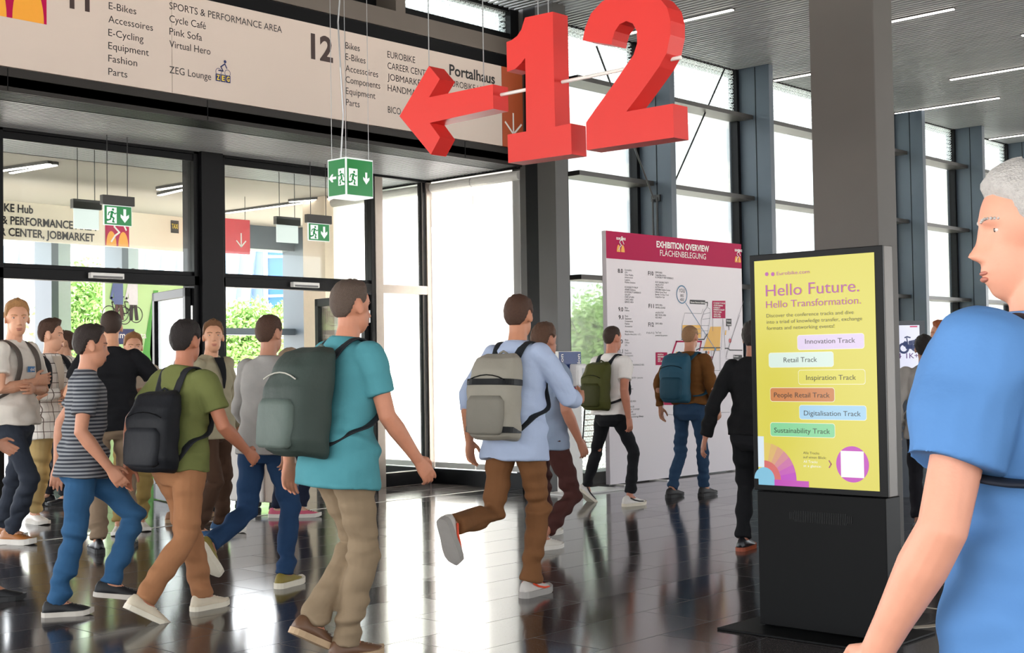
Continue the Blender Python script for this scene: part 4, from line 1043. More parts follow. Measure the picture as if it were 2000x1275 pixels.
M_BW = mat('white_facade', 'fbfaf8', .7); M_BGL = mat('blue_window_glass', '3f74cc', .2, 0, .5, .25, .3); M_SHADE = mat('blue_grey_recess', '8fa3b5', .6)
def building(a, b, top, d, lab, kind):
    P, Q = CAM_P + ray(a, 600) * d, CAM_P + ray(b, 600) * d
    L = np.linalg.norm((Q - P)[:2]); z1 = height_over(P, top)
    t = thing('building', lab, 'building', (P[0], P[1], -.13), math.atan2(Q[1] - P[1], Q[0] - P[0]))
    MB().box((0, 0, 0), (L, 6, z1)).build('wall', M_BW if kind != 'blue' else M_BGL, t)
    if kind == 'slats':
        MB().box((.1, -.05, z1 * .45), (L - .1, 0, z1 - .6)).build('recess', M_SHADE, t)
        mb = MB(); n = int(L / .55)
        for k in range(n):
            x = k * .55; mb.prism([(x, z1 * .45), (x + .3, z1 * .45), (x + .62, z1 - .6), (x + .32, z1 - .6)], lambda u, v, dd: (u, -dd, v), .05, .35)
        mb.build('slanted_slats', M_BW, t)
        mb = MB()
        for k in range(int(L / 3)): mb.box((k * 3 + .8, -.03, 1.0), (k * 3 + 2.2, .02, 2.6))
        mb.build('window', M_SHADE, t)
    elif kind == 'blue':
        mb = MB()
        for k in range(int(L / 1.1) + 1): mb.box((k * 1.1, -.08, 0), (k * 1.1 + .07, 0, z1))
        for k in range(int(z1 / 1.3) + 1): mb.box((0, -.08, k * 1.3), (L, 0, k * 1.3 + .08))
        mb.build('window_grid', M_BW, t)
    else:
        mb = MB()
        for k in range(int(L / 2.4)):
            for j in range(int(z1 / 3.2)): mb.box((k * 2.4 + .4, -.02, j * 3.2 + 1.0), (k * 2.4 + 1.9, .03, j * 3.2 + 2.5))
        mb.build('window', mat('pale_window', 'e2e8ee', .3), t)
        mb = MB()
        for j in range(int(z1 / 3.2) + 1): mb.box((0, -.12, j * 3.2), (L, 0, j * 3.2 + .25))
        mb.build('ledge', M_BW, t)
building(-120, 520, 440, 46, 'white building with slanted slats beyond the vestibule glass', 'slats')
building(520, 600, 430, 44, 'blue glazed building with a white grid seen between the entrance posts', 'blue')
building(608, 732, 425, 40, 'blue glazed building with a white grid above the door beside the blind', 'blue')
building(1080, 1540, 200, 60, 'pale office building beyond the hall windows behind the board', 'office')
building(1700, 2080, 330, 75, 'pale office building beyond the windows behind the pillar', 'office')
# ------------------------------------------------------------------ people
def N3(v): v = np.asarray(v, float); return v / (np.linalg.norm(v) + 1e-12)
def loft(mb, rings, n=18, ex=2.0, mi=0):
    """rings: (centre, a-vector, b-vector); closed by fans."""
    vs = []; fs = []
    an = np.linspace(0, 2 * math.pi, n, endpoint=False)
    ca = np.sign(np.cos(an)) * np.abs(np.cos(an)) ** (2 / ex); sa = np.sign(np.sin(an)) * np.abs(np.sin(an)) ** (2 / ex)
    for c, a, b in rings: vs.append(np.asarray(c)[None] + ca[:, None] * np.asarray(a)[None] + sa[:, None] * np.asarray(b)[None])
    m_ = len(rings)
    for i in range(m_ - 1):
        for k in range(n): fs.append((i * n + k, i * n + (k + 1) % n, (i + 1) * n + (k + 1) % n, (i + 1) * n + k))
    V = np.concatenate(vs); V = np.vstack([V, rings[0][0], rings[-1][0]])
    for k in range(n): fs.append((m_ * n, (k + 1) % n, k)); fs.append((m_ * n + 1, (m_ - 1) * n + k, (m_ - 1) * n + (k + 1) % n))
    mb.add(V, fs, mi)
def limb(mb, pts, rad, hint=(1, 0, 0), n=14, cap=(1, 1), mi=0):
    pts = [np.asarray(p, float) for p in pts]; rings = []
    R = [(r, r) if np.isscalar(r) else r for r in rad]
    T = []
    for i in range(len(pts)):
        t = np.zeros(3)
        if i > 0: t += N3(pts[i] - pts[i - 1])
        if i < len(pts) - 1: t += N3(pts[i + 1] - pts[i])
        T.append(N3(t))
    def fr(t):
        a = np.asarray(hint, float) - t * np.dot(hint, t)
        if np.linalg.norm(a) < .05: a = np.cross(t, [0, 1, 0])
        a = N3(a); return a, np.cross(t, a)
    if cap[0]:
        a, b = fr(T[0]); r = R[0]
        for k in (.25, .7, .93): rings.append((pts[0] - T[0] * min(r) * math.sqrt(1 - k * k) * .9, a * r[0] * k, b * r[1] * k))
    for p, t, r in zip(pts, T, R):
        a, b = fr(t); rings.append((p, a * r[0], b * r[1]))
    if cap[1]:
        a, b = fr(T[-1]); r = R[-1]
        for k in (.93, .7, .25): rings.append((pts[-1] + T[-1] * min(r) * math.sqrt(1 - k * k) * .9, a * r[0] * k, b * r[1] * k))
    loft(mb, rings, n, mi=mi)
def ellipsoid(mb, c, r, n=20, m_=12, rot=None, mi=0):
    vs = []; fs = []
    for i in range(m_ + 1):
        th = math.pi * i / m_
        for k in range(n):
            ph = 2 * math.pi * k / n
            vs.append((r[0] * math.sin(th) * math.cos(ph), r[1] * math.sin(th) * math.sin(ph), r[2] * math.cos(th)))
    V = np.array(vs)
    if rot is not None: V = V @ np.asarray(rot).T
    for i in range(m_):
        for k in range(n): fs.append((i * n + k, (i + 1) * n + k, (i + 1) * n + (k + 1) % n, i * n + (k + 1) % n))
    mb.add(V + np.asarray(c), fs, mi)
def remesh(mb, voxel, smooth=3, fac=.5):
    me = mb.mesh('tmp')
    bm = bmesh.new(); bm.from_mesh(me)
    bmesh.ops.remove_doubles(bm, verts=bm.verts, dist=1e-5)
    bmesh.ops.recalc_face_normals(bm, faces=bm.faces); bm.to_mesh(me); bm.free()
    ob = bpy.data.objects.new('tmp', me); COL.objects.link(ob)
    a = ob.modifiers.new('r', 'REMESH'); a.mode = 'VOXEL'; a.voxel_size = voxel
    if smooth:
        b = ob.modifiers.new('s', 'SMOOTH'); b.iterations = smooth; b.factor = fac
    dg = bpy.context.evaluated_depsgraph_get()
    m2 = bpy.data.meshes.new_from_object(ob.evaluated_get(dg))
    bpy.data.objects.remove(ob); bpy.data.meshes.remove(me)
    V = np.zeros(len(m2.vertices) * 3); m2.vertices.foreach_get('co', V)
    return m2, V.reshape(-1, 3)
def setv(me, V): me.vertices.foreach_set('co', V.reshape(-1)); me.update()
def normals(me):
    q = np.zeros(len(me.vertices) * 3); me.vertices.foreach_get('normal', q); return q.reshape(-1, 3)
def waves(V, freq, seed):
    r = np.random.default_rng(seed); o = np.zeros(len(V))
    for k in range(7):
        d = r.normal(size=3); d /= np.linalg.norm(d); d *= freq * (.6 + .9 * r.random())
        o += np.sin(V @ d + 6.28 * r.random() + 1.3 * np.sin(V @ np.roll(d, 1) * .6))
    return o / 7 ** .5

# --- head, as a star-shaped surface about its centre (x towards the face)
def _ell(D, c, r):
    c = np.array(c); r = np.array(r)
    d = D / r; o = -c / r
    A = (d * d).sum(1); B = (d * o).sum(1); C = (o * o).sum() - 1
    return (-B + np.sqrt(np.maximum(B * B - A * C, 0))) / A
def head_dirs(n=72, m_=54):
    th = np.linspace(0.0, math.pi, m_ + 1); ph = np.linspace(0, 2 * math.pi, n, endpoint=False)
    T, Pp = np.meshgrid(th, ph, indexing='ij')
    D = np.stack([np.sin(T) * np.cos(Pp), np.sin(T) * np.sin(Pp), np.cos(T)], -1).reshape(-1, 3)
    fs = []
    for i in range(m_):
        for k in range(n): fs.append((i * n + k, (i + 1) * n + k, (i + 1) * n + (k + 1) % n, i * n + (k + 1) % n))
    return D, fs
HD, HF = head_dirs()
def head_surface(D, jaw=1.0, smile=0.0):
    a = _ell(D, (-.012, 0, .028), (.097, .077, .092)); b = _ell(D, (.020, 0, -.050), (.068, .056 * jaw, .075))
    r = (a ** 18 + b ** 18) ** (1 / 18) * .985
    V = D * r[:, None]
    y, z = V[:, 1], V[:, 2]; f = np.clip(V[:, 0] / .05, 0, 1)
    g = lambda cy, cz, sy, sz: np.exp(-((np.abs(y) - cy) / sy) ** 2 - ((z - cz) / sz) ** 2)
    nose = np.exp(-(y / .0115) ** 2) * np.clip((.026 - z) / .055, 0, 1) ** 1.0 * np.clip((z + .043) / .010, 0, 1) * .027
    x = nose + .007 * g(.012, -.033, .007, .008) - .0105 * g(.031, .012, .015, .010) + .0045 * g(.027, .031, .02, .007)
    x += .006 * g(0, -.0605, .02, .0055) + .0065 * g(0, -.075, .017, .006) - .004 * g(0, -.068, .024, .0028) + .007 * g(0, -.106, .02, .016) + .004 * g(.042, -.022 + smile * .01, .018, .018)
    V[:, 0] += x * f
    return V
def hair_mesh(style, s):
    """style: top, side, back thickness, hairline lift, roughness, nape"""
    top, side, back, lift, rough, nape = style
    V = head_surface(HD); D = HD
    az = np.degrees(np.abs(np.arctan2(D[:, 1], D[:, 0]))); z = V[:, 2]
    zh = np.interp(az, [0, 25, 45, 60, 72, 84, 96, 112, 128, 150, 180], [.084, .086, .076, .062, .022, .012, .036, .034, -.03, nape, nape]) + np.interp(az, [0, 45, 70, 90], [lift, lift, lift * .3, 0])
    mask = np.clip((z - zh) / .014, 0, 1); mask = mask * mask * (3 - 2 * mask)
    upw = np.clip((z - .045) / .05, 0, 1)
    bk = np.clip((az - 90) / 60, 0, 1)
    th = side + (top - side) * upw + (back - side) * bk * (1 - upw)
    th = th * (1 + rough * waves(V, 210, 3)) + np.exp(-(az / 40) ** 2) * np.clip((z - .07) / .03, 0, 1) * top * .35
    W = V + D * (mask * th - (1 - mask) * .008)[:, None]
    me = MB(); keep = mask > 0.0
    fs = [f for f in HF if any(keep[i] for i in f)]
    me.add(W * s, fs)
    return me
def rotm(yaw, pitch=0, roll=0):
    cy, sy = math.cos(yaw), math.sin(yaw); cp, sp = math.cos(pitch), math.sin(pitch); cr, sr = math.cos(roll), math.sin(roll)
    return np.array([[cy, -sy, 0], [sy, cy, 0], [0, 0, 1]]) @ np.array([[cp, 0, sp], [0, 1, 0], [-sp, 0, cp]]) @ np.array([[1, 0, 0], [0, cr, -sr], [0, sr, cr]])
def ik(a, b, l1, l2, pole):
    a = np.asarray(a, float); b = np.asarray(b, float); d = b - a; L = np.linalg.norm(d); Lm = (l1 + l2) * .998
    if L > Lm: b = a + d / L * Lm; d = b - a; L = Lm
    t = d / L; x = (l1 * l1 - l2 * l2 + L * L) / (2 * L); h = math.sqrt(max(l1 * l1 - x * x, 1e-6))
    p = np.asarray(pole, float); p = N3(p - t * np.dot(p, t))
    return a + t * x + p * h, b

SHOE_X = [-.080, -.066, -.035, 0, .03, .06, .10, .14, .172, .190]
SHOE_W = [.018, .031, .036, .037, .038, .042, .047, .046, .035, .012]
SHOE_H = [.058, .086, .096, .098, .090, .074, .060, .051, .041, .029]
def shoe(parent, A, yaw, pitch, s, upper, sole, lace, kind='sneaker', accent=None):
    """A: ankle point (0.09 s above the sole); yaw about z, pitch toe-down positive."""
    R = rotm(yaw, pitch); off = np.array([0, 0, -.09 / 1.08])
    def X(V): return (np.asarray(V) + off) * s @ R.T + A
    n = 13; rings = []; vs = []; fs = []
    for x, w_, h_ in zip(SHOE_X, SHOE_W, SHOE_H):
        th = np.linspace(0, math.pi, n)
        c = np.sign(np.cos(th)) * np.abs(np.cos(th)) ** .75; q = np.abs(np.sin(th)) ** .75
        vs.append(np.stack([np.full(n, x), w_ * c * (1 - .25 * q), .022 + (h_ - .022) * q], -1))
    V = np.concatenate(vs)
    for i in range(len(SHOE_X) - 1):
        for k in range(n - 1): fs.append((i * n + k, (i + 1) * n + k, (i + 1) * n + k + 1, i * n + k + 1))
        fs.append((i * n, i * n + n - 1, (i + 1) * n + n - 1, (i + 1) * n))
    fs.append(tuple(range(n))); fs.append(tuple(range(len(V) - 1, len(V) - n - 1, -1)))
    mb = MB(); mb.add(X(V), fs)
    o = mb.build('shoe', upper, parent, smooth=True)
    mb = MB(); ol = [(x, w_ + .004) for x, w_ in zip(SHOE_X, SHOE_W)]
    pts = [(ol[0][0] - .006, 0)] + ol + [(ol[-1][0] + .008, 0)]
    outl = [(x, -w_) for x, w_ in pts] + [(x, w_) for x, w_ in pts[::-1][1:-1]]
    def fn(u, v, d):
        spring = max(0, u - .12) ** 2 * 2.2
        return X(np.array([[u, v, d + spring]]))[0]
    ht = .034 if kind == 'runner' else .027
    mb.prism(outl, fn, 0.0, ht); mb.build('sole', sole, o)
    if lace is not None:
        mb = MB()
        for k in range(4):
            x = .045 + .022 * k; z = float(np.interp(x, SHOE_X, SHOE_H)) + .001
            mb.cyl(X([[x, -.018, z - .006]])[0], X([[x + .012, .018, z - .006]])[0], .0035 * s, 6); mb.cyl(X([[x, .018, z - .006]])[0], X([[x + .012, -.018, z - .006]])[0], .0035 * s, 6)
            mb.cyl(X([[x, -.018, z - .006]])[0], X([[x, .018, z - .006]])[0], .004 * s, 6)
        mb.build('laces', lace, o)
    if accent is not None:
        mb = MB()
        for sd in (-1, 1):
            P = [(.13, .040, .036), (.08, .044, .040), (.03, .0375, .052), (-.02, .036, .074)]
            for a, b in zip(P[:-1], P[1:]): mb.cyl(X([[a[0], sd * a[1], a[2]]])[0], X([[b[0], sd * b[1], b[2]]])[0], .006 * s, 6)
        mb.build('side_stripe', accent, o)
    return o
def hand(mb, W, d, w_, n_, s, curl=18, spread=1.0, thumb=.5):
    """wrist point, pointing direction, thumb-side direction, palm normal"""
    d, w_, n_ = N3(d), N3(w_), N3(n_)
    P = lambda a, b, c: W + (d * a + w_ * b + n_ * c) * s
    rings = [(P(-.01, 0, 0), w_ * .026 * s, n_ * .019 * s), (P(.02, .001, 0), w_ * .031 * s, n_ * .018 * s), (P(.055, .001, 0), w_ * .040 * s, n_ * .016 * s), (P(.088, 0, 0), w_ * .041 * s, n_ * .013 * s), (P(.098, 0, 0), w_ * .034 * s, n_ * .009 * s)]
    loft(mb, rings, 16, 2.4)
    for k, (o, L) in enumerate(((.0315, .072), (.0105, .082), (-.0105, .077), (-.031, .060))):
        a = math.radians(curl * (.7 + .18 * k)); p = P(.088, o, 0); pts = [p]; ang = a * .6
        for fr_ in (.46, .30, .24):
            v = d * math.cos(ang) + n_ * math.sin(ang) + w_ * o * 1.6 * spread
            p = p + N3(v) * L * fr_ * s; pts.append(p); ang += a
        limb(mb, pts, [.0092 * s, .0086 * s, .0078 * s, .0066 * s], hint=tuple(w_), n=8)
    t0 = P(.022, .026, .004); t1 = t0 + N3(d * .62 + w_ * .62 + n_ * (.2 + thumb * .3)) * .040 * s; t2 = t1 + N3(d * .9 + w_ * .25 + n_ * (.1 + thumb * .5)) * .032 * s; t3 = t2 + N3(d + n_ * thumb * .7) * .024 * s
    limb(mb, [t0, t1, t2, t3], [.0135 * s, .0115 * s, .0100 * s, .0075 * s], hint=tuple(w_), n=8)

SKIN = {}
def skin(hexc):
    return mat('skin_' + hexc, hexc, .5, 0, .35, .07, 30, .04, 120)
def cloth(nm, hexc, rough=.85, bump=.25, bscale=16):
    return mat(nm, hexc, rough, 0, .2, .07, 9, bump, bscale)
def stripe_mat(nm, a, b, period, duty, extra=None):
    mt, n, bs = newmat(nm)
    tcn = n.nodes.new('ShaderNodeTexCoord'); sp = n.nodes.new('ShaderNodeSeparateXYZ'); n.links.new(tcn.outputs['Object'], sp.inputs[0])
    f = mnode(n, 'LESS_THAN', mnode(n, 'FRACT', mnode(n, 'DIVIDE', sp.outputs[2], period)), duty)
    if extra:
        p2, d2 = extra
        g1 = mnode(n, 'LESS_THAN', mnode(n, 'FRACT', mnode(n, 'DIVIDE', sp.outputs[1], p2)), d2)
        f = mnode(n, 'MAXIMUM', f, g1)
        g2 = mnode(n, 'LESS_THAN', mnode(n, 'FRACT', mnode(n, 'DIVIDE', mnode(n, 'ADD', sp.outputs[1], .035), p2)), d2 * .5)
        f = mnode(n, 'MAXIMUM', f, mnode(n, 'MULTIPLY', g2, .6))
    mx = n.nodes.new('ShaderNodeMix'); mx.data_type = 'RGBA'; mx.inputs[6].default_value = lin(a); mx.inputs[7].default_value = lin(b)
    n.links.new(f, mx.inputs[0]); n.links.new(mx.outputs[2], bs.inputs['Base Color']); bs.inputs['Roughness'].default_value = .85; bs.inputs['Specular IOR Level'].default_value = .2
    nz = n.nodes.new('ShaderNodeTexNoise'); nz.inputs['Scale'].default_value = 16; n.links.new(tcn.outputs['Object'], nz.inputs['Vector'])
    bp = n.nodes.new('ShaderNodeBump'); bp.inputs['Strength'].default_value = .25; bp.inputs['Distance'].default_value = .02; n.links.new(nz.outputs['Fac'], bp.inputs['Height']); n.links.new(bp.outputs[0], bs.inputs['Normal'])
    return mt
M_EYEW = mat('eye_white', 'cbbfb8', .25); M_IRIS = mat('iris_brown', '3a2a20', .2); M_LIP = mat('lip', 'b5705f', .45)

def person(label, pos, head_deg, top, feet, arms, skin_hex, hair, shirt, trousers, shoes, lean=0.0, look=(0, 0), bw=1.0, voxel=.006, face=False, smile=0.0, twist=0.0, leg_w=1.0, seed=1, depth=None, collar=None, ease=1.0):
    """pos: pixel of the floor under the hips (or a world point); top: pixel row of the head's top; feet: left, right; arms: left, right."""
    P0 = np.array(pos, float) if depth is not None else floor_at(*pos)
    if depth is not None: P0 = CAM_P + ray(*pos) * depth; P0[2] = 0
    hgt = height_over(P0, top)
    hd = math.radians(head_deg); F = np.array([math.cos(hd), math.sin(hd), 0]); Lf = np.array([-math.sin(hd), math.cos(hd), 0])
    root = thing('person', label, 'person', (P0[0], P0[1], 0), hd)
    le = math.radians(lean); s = hgt / 1.8
    def to_local(Q): q = Q - P0; return np.array([q @ F, q @ Lf, q[2]])
    def foot(f, sd, s):
        pt = math.radians(f.get('pitch', 0)); yw = math.radians(f.get('yaw', 0))
        if 'px' in f:
            g = to_local(floor_at(*f['px'])); g[2] = 0
            if pt: 
                R = rotm(yw, pt); ball = g + rotm(yw) @ np.array([.13 * s, 0, 0]); A = ball + R @ np.array([-.13 * s, 0, .09 * s])
            else: A = g + np.array([0, 0, .09 * s])
        else:
            a = f['loc']; A = np.array([a[0], sd * a[1], a[2] + .09]) * s
            if a[2] == 0 and pt:
                R = rotm(yw, pt); A = np.array([a[0] + .13, sd * a[1], 0]) * s + R @ (np.array([-.13, 0, .09]) * s)
        return A, yw, pt
    for it in range(6):
        L = .868 * s; hz = .935 * s
        ft = [foot(f, sd, s) for f, sd in zip(feet, (1, -1))]
        for (A, _, _), sd in zip(ft, (1, -1)):
            h2 = (A[0]) ** 2 + (A[1] - sd * .088 * s) ** 2
            hz = min(hz, A[2] + math.sqrt(max(L * L - h2, .05)))
        topz = hz + math.cos(le) * .56 * s + .271 * s
        s *= 1 + (hgt - topz) / hgt * .8
    Rt = rotm(math.radians(twist), le)
    H0 = np.array([0, 0, hz])
    T = lambda x, y, z: H0 + Rt @ (np.array([x, y, z]) * s)
    TV = lambda x, y, z: Rt @ (np.array([x, y, z]) * s)
    skm = skin(skin_hex)
    # ---- joints
    legs = []
    for (A, yw, pt), sd in zip(ft, (1, -1)):
        hip = np.array([0, sd * .088 * s, hz]); kn, an = ik(hip, A, .445 * s, .425 * s, (1, sd * .08, .05)); legs.append((hip, kn, an, yw, pt, sd))
    arm = []
    for a, sd in zip(arms, (1, -1)):
        sh = T(.0, sd * .180 * bw, .487); tg = a['hand']; W = sh + np.array([tg[0], sd * tg[1], tg[2]]) * s
        pole = a.get('pole', (-1, .5, -.25)); el, wr = ik(sh, W, .295 * s, .262 * s, (pole[0], sd * pole[1], pole[2])); arm.append((sh, el, wr, sd, a))
    neck0 = T(-.012, 0, .52); hc = T(.022 + .0, 0, .56) + np.array([.0, 0, .146 * s])
    # ---- body: one continuous surface
    mb = MB()
    TOR = [(-.06, .12, .085, 0), (0, .13, .09, -.005), (.12, .120, .08, 0), (.26, .135, .09, .005), (.38, .145, .095, .0), (.46, .135, .08, -.005), (.52, .085, .060, -.01), (.56, .058, .056, -.01)]
    loft(mb, [(T(x, 0, z), TV(0, 1, 0) * w_ * bw, TV(1, 0, 0) * d_) for z, w_, d_, x in TOR], 24)
    limb(mb, [neck0, (neck0 + hc) / 2, hc + np.array([-.015 * s, 0, -.03 * s])], [.060 * s * bw, .054 * s, .055 * s])
    for hip, kn, an, yw, pt, sd in legs:
        limb(mb, [hip, (hip + kn) / 2, kn, kn * .6 + an * .4, an], [.055 * s, .054 * s, .042 * s, .042 * s, .032 * s])
        tip = an + rotm(yw, pt) @ np.array([.09 * s, 0, -.05 * s]); limb(mb, [an, tip], [.034 * s, .026 * s])
    hands = []
    for sh, el, wr, sd, a in arm:
        aw = a.get('w', 1.0) * (.92 + .08 * bw)
        limb(mb, [sh * .9 + el * .1, sh * .5 + el * .5, el, el * .7 + wr * .3, wr * .75 + el * .25, wr], [.036 * s * aw, .044 * s * aw, .041 * s * aw, .043 * s * aw, .032 * s * aw, (.024 * s * aw, .029 * s * aw)], hint=(0, 1, 0))
        d = N3(wr - el)
        tw = np.array(a.get('thumb', (1, 0, .3)), float) * np.array([1, sd, 1]); tw = N3(tw - d * (tw @ d)); nn = np.cross(d, tw) * (1 if sd > 0 else -1)
        if a.get('bend'): d = N3(d + nn * a['bend'])
        hand(mb, wr, d, tw, nn, s * a.get('hs', 1.0), a.get('curl', 20))
    HR = rotm(math.radians(look[0]), math.radians(look[1])) 
    HV = head_surface(HD, smile=smile) * s
    mb.add(HV @ HR.T + hc, HF)
    for sd in (1, -1): ellipsoid(mb, hc + HR @ (np.array([-.008, sd * .077, -.002]) * s), np.array([.019, .008, .032]) * s, 12, 8, HR @ rotm(sd * .35, -.2))
    me, V = remesh(mb, voxel, 2, .4)
    # eyes, lips and brows join the same mesh
    ex = MB(); ex.n = 0
    mats = [skm, M_EYEW, M_IRIS, M_LIP, hair[1]]
    if face:
        for sd in (1, -1):
            i = int(np.argmin(np.abs(HV[:, 1] - sd * .031 * s) + np.abs(HV[:, 2] - .012 * s) + (HV[:, 0] < 0) * 9)); q = HV[i] / s
            ellipsoid(ex, hc + HR @ (np.array([q[0] - .0092, sd * .031, .011]) * s), np.array([.0115, .0150, .0085]) * s, 14, 10, HR, 1)
            ellipsoid(ex, hc + HR @ (np.array([q[0] - .0008, sd * .0305, .0115]) * s), np.array([.004, .0072, .0075]) * s, 12, 8, HR, 2)
            for k in range(10):
                yy = .016 + .0036 * k; zz = .0285 + .004 * math.sin(k * .31); j = int(np.argmin(np.abs(HV[:, 1] - sd * yy * s) + np.abs(HV[:, 2] - zz * s) + (HV[:, 0] < 0) * 9))
                ellipsoid(ex, hc + HR @ (np.array([HV[j, 0] / s - .0022, sd * yy, zz]) * s), np.array([.0032, .0050, .0030]) * s, 8, 6, HR, 4)
        j = int(np.argmin(np.abs(HV[:, 1]) + np.abs(HV[:, 2] + .062 * s) + (HV[:, 0] < 0) * 9)); xl = HV[j, 0] / s
        ellipsoid(ex, hc + HR @ (np.array([xl - .006, 0, -.0625]) * s), np.array([.008, .022 + .006 * smile, .0048]) * s, 14, 8, HR, 3)
        ellipsoid(ex, hc + HR @ (np.array([xl - .006, 0, -.0735]) * s), np.array([.008, .019 + .006 * smile, .0055]) * s, 14, 8, HR, 3)
        if smile: ellipsoid(ex, hc + HR @ (np.array([xl - .0085, 0, -.068]) * s), np.array([.008, .018, .0040]) * s, 14, 8, HR, 1)
        m2 = ex.mesh('x'); bm = bmesh.new(); bm.from_mesh(me); bm.from_mesh(m2); bm.to_mesh(me); bm.free(); bpy.data.meshes.remove(m2)
    body = put('body', me, mats, root, True)
    # ---- hair
    hm = hair_mesh(hair[0], s)
    for v in hm.v: v[:] = v @ HR.T + hc
    hm.build('hair', hair[1], root, smooth=True)
    # ---- trousers
    mb = MB(); lw = leg_w
    rings = [(np.array([-.012 * s, 0, hz + z * s]), np.array([0, w_ * s, 0]), np.array([d_ * s, 0, 0])) for z, w_, d_ in ((-.13, .10, .085), (-.07, .162, .120), (.0, .166, .122), (.08, .150, .106), (.115, .144, .100))]
    loft(mb, rings, 24)
    cuff = trousers.get('cuff', .05); short = trousers.get('short')
    for hip, kn, an, yw, pt, sd in legs:
        sh_ = N3(an - kn); e = an - sh_ * (cuff - .025) * s
        if short: e = kn + sh_ * .02
        pts = [hip + np.array([-.01 * s, sd * .004, -.01]), hip * .75 + kn * .25, hip * .45 + kn * .55, kn, kn * .68 + e * .32, kn * .3 + e * .7, e]
        r = [(.098, .090), (.094, .087), (.080, .076), (.070, .068), (.070, .066), (.064, .061), (.064, .060)]
        if short: r = r[:3] + [(.078, .076)] * 4
        limb(mb, pts, [(a * s * lw, b * s * lw) for a, b in r], cap=(1, 0))
    me, V = remesh(mb, .008, 4)
    nn = normals(me); z = V[:, 2]
    kz = np.mean([l[1][2] for l in legs])
    amp = .0045 + .006 * np.exp(-((z - kz) / .09) ** 2) + .008 * np.exp(-((z - .17) / .10) ** 2)
    sq = V * np.array([.6, .6, 1.8])
    setv(me, V + nn * (waves(sq, 34, seed) * amp)[:, None] * s)
    put('trousers', me, trousers['m'], root, True)
    if trousers.get('belt'):
        bl = MB(); loft(bl, [(np.array([-.012 * s, 0, hz + zz * s]), np.array([0, ww * s, 0]), np.array([dd * s, 0, 0])) for zz, ww, dd in ((.085, .152, .108), (.085, .157, .113), (.115, .153, .108), (.115, .146, .102))], 30); bl.build('belt', trousers['belt'], root, smooth=False)
    # ---- shirt
    mb = MB(); hem = shirt.get('hem', -.03); e = shirt.get('ease', 1.0)
    SEC = [(hem, .198 * e, .160 * e, -.004), (.06, .188 * e, .144 * e, -.004), (.16, .170 * e, .122 * e, 0), (.27, .172, .122, .004), (.38, .186, .126, 0), (.45, .186, .114, -.006), (.50, .158, .094, -.012), (.535, .112, .076, -.016), (.560, .076, .068, -.014), (.568, .064, .062, -.012)]
    SEC = [(a, b, c_, x) for a, b, c_, x in SEC]
    loft(mb, [(T(x, 0, z), TV(0, 1, 0) * w_ * bw, TV(1, 0, 0) * d_ * (.9 + .1 * bw)) for z, w_, d_, x in SEC], 28, 2.25)
    for sh, el, wr, sd, a in arm:
        aw = a.get('w', 1.0) * (.92 + .08 * bw)
        if shirt.get('long'):
            e2 = wr * .96 + el * .04; pts = [sh + TV(0, -sd * .02, -.008), sh * .6 + el * .4, el, el * .5 + wr * .5, e2]; r = [.078, .067, .057, .050, .042]
        elif shirt.get('rolled'):
            e2 = wr * .35 + el * .65; pts = [sh + TV(0, -sd * .02, -.008), sh * .6 + el * .4, el, e2]; r = [.078, .067, .058, .056]
        else:
            e2 = sh * .35 + el * .65; pts = [sh + TV(0, -sd * .02, -.008), sh * .7 + el * .3, e2]; r = [.080, .074, .070]
        limb(mb, pts, [q * s * aw * ease for q in r], hint=(0, 1, 0), cap=(1, 0))
    me, V = remesh(mb, .008, 4)
    nn = normals(me); rel = (V - H0) / s
    amp = .0055 + .0065 * np.exp(-((rel[:, 2] - .12) / .12) ** 2)
    setv(me, V + nn * (waves(V * np.array([.8, .8, 1.5]), 34, seed + 5) * amp)[:, None] * s)
    so = put('shirt', me, shirt['m'], root, True)
    if collar is not None:
        c = MB(); base = neck0 + TV(.004, 0, .018)
        up = N3(hc - neck0); rr = []
        for k, (h_, r_) in enumerate(((0, .073), (.028, .066), (.030, .060), (.004, .062))): rr.append((base + up * h_ * s, TV(0, 1, 0) * r_ * bw, TV(1, 0, 0) * r_))
        loft(c, rr, 24); c.build('collar', collar, so, smooth=True)
    # ---- shoes
    for hip, kn, an, yw, pt, sd in legs:
        shoe(root, an, yw, pt, s * 1.08, shoes['u'], shoes['s'], shoes.get('l'), shoes.get('k', 'sneaker'), shoes.get('a'))
    return dict(root=root, s=s, T=T, TV=TV, hc=hc, P0=P0, hd=hd, arm=arm, legs=legs, Rt=Rt, hz=hz, bw=bw, shirt=so, HR=HR)

SURF = [(-.05, .196, .155), (.06, .190, .145), (.16, .176, .128), (.27, .172, .122), (.38, .186, .126), (.45, .184, .113), (.50, .158, .094), (.535, .112, .076)]
def front_x(pr, y, z, k=1.0):
    w_ = np.interp(z, [q[0] for q in SURF], [q[1] for q in SURF]) * pr['bw'] * k; d_ = np.interp(z, [q[0] for q in SURF], [q[2] for q in SURF]) * k
    return d_ * max(0.0, 1 - min(1, abs(y) / w_) ** 2.25) ** (1 / 2.25)
def strap_path(pr, sd, z0, h_):
    T, bw = pr['T'], pr['bw']; y1 = sd * .100 * bw
    f = lambda y, z: T(front_x(pr, y, z) + .012, y, z)
    return [T(-.14, sd * .07, z0 + h_ - .07), T(-.085, sd * .085, .515), T(-.02, y1, .556), T(.05, y1, .528), f(y1, .47), f(sd * .105 * bw, .38), f(sd * .118 * bw, .29), f(sd * .145 * bw, max(.22, z0 + .08)), T(.01, sd * .196 * bw, max(.16, z0 + .07)), T(-.08, sd * .178 * bw, max(.12, z0 + .06)), T(-.135, sd * .12, z0 + .07)]
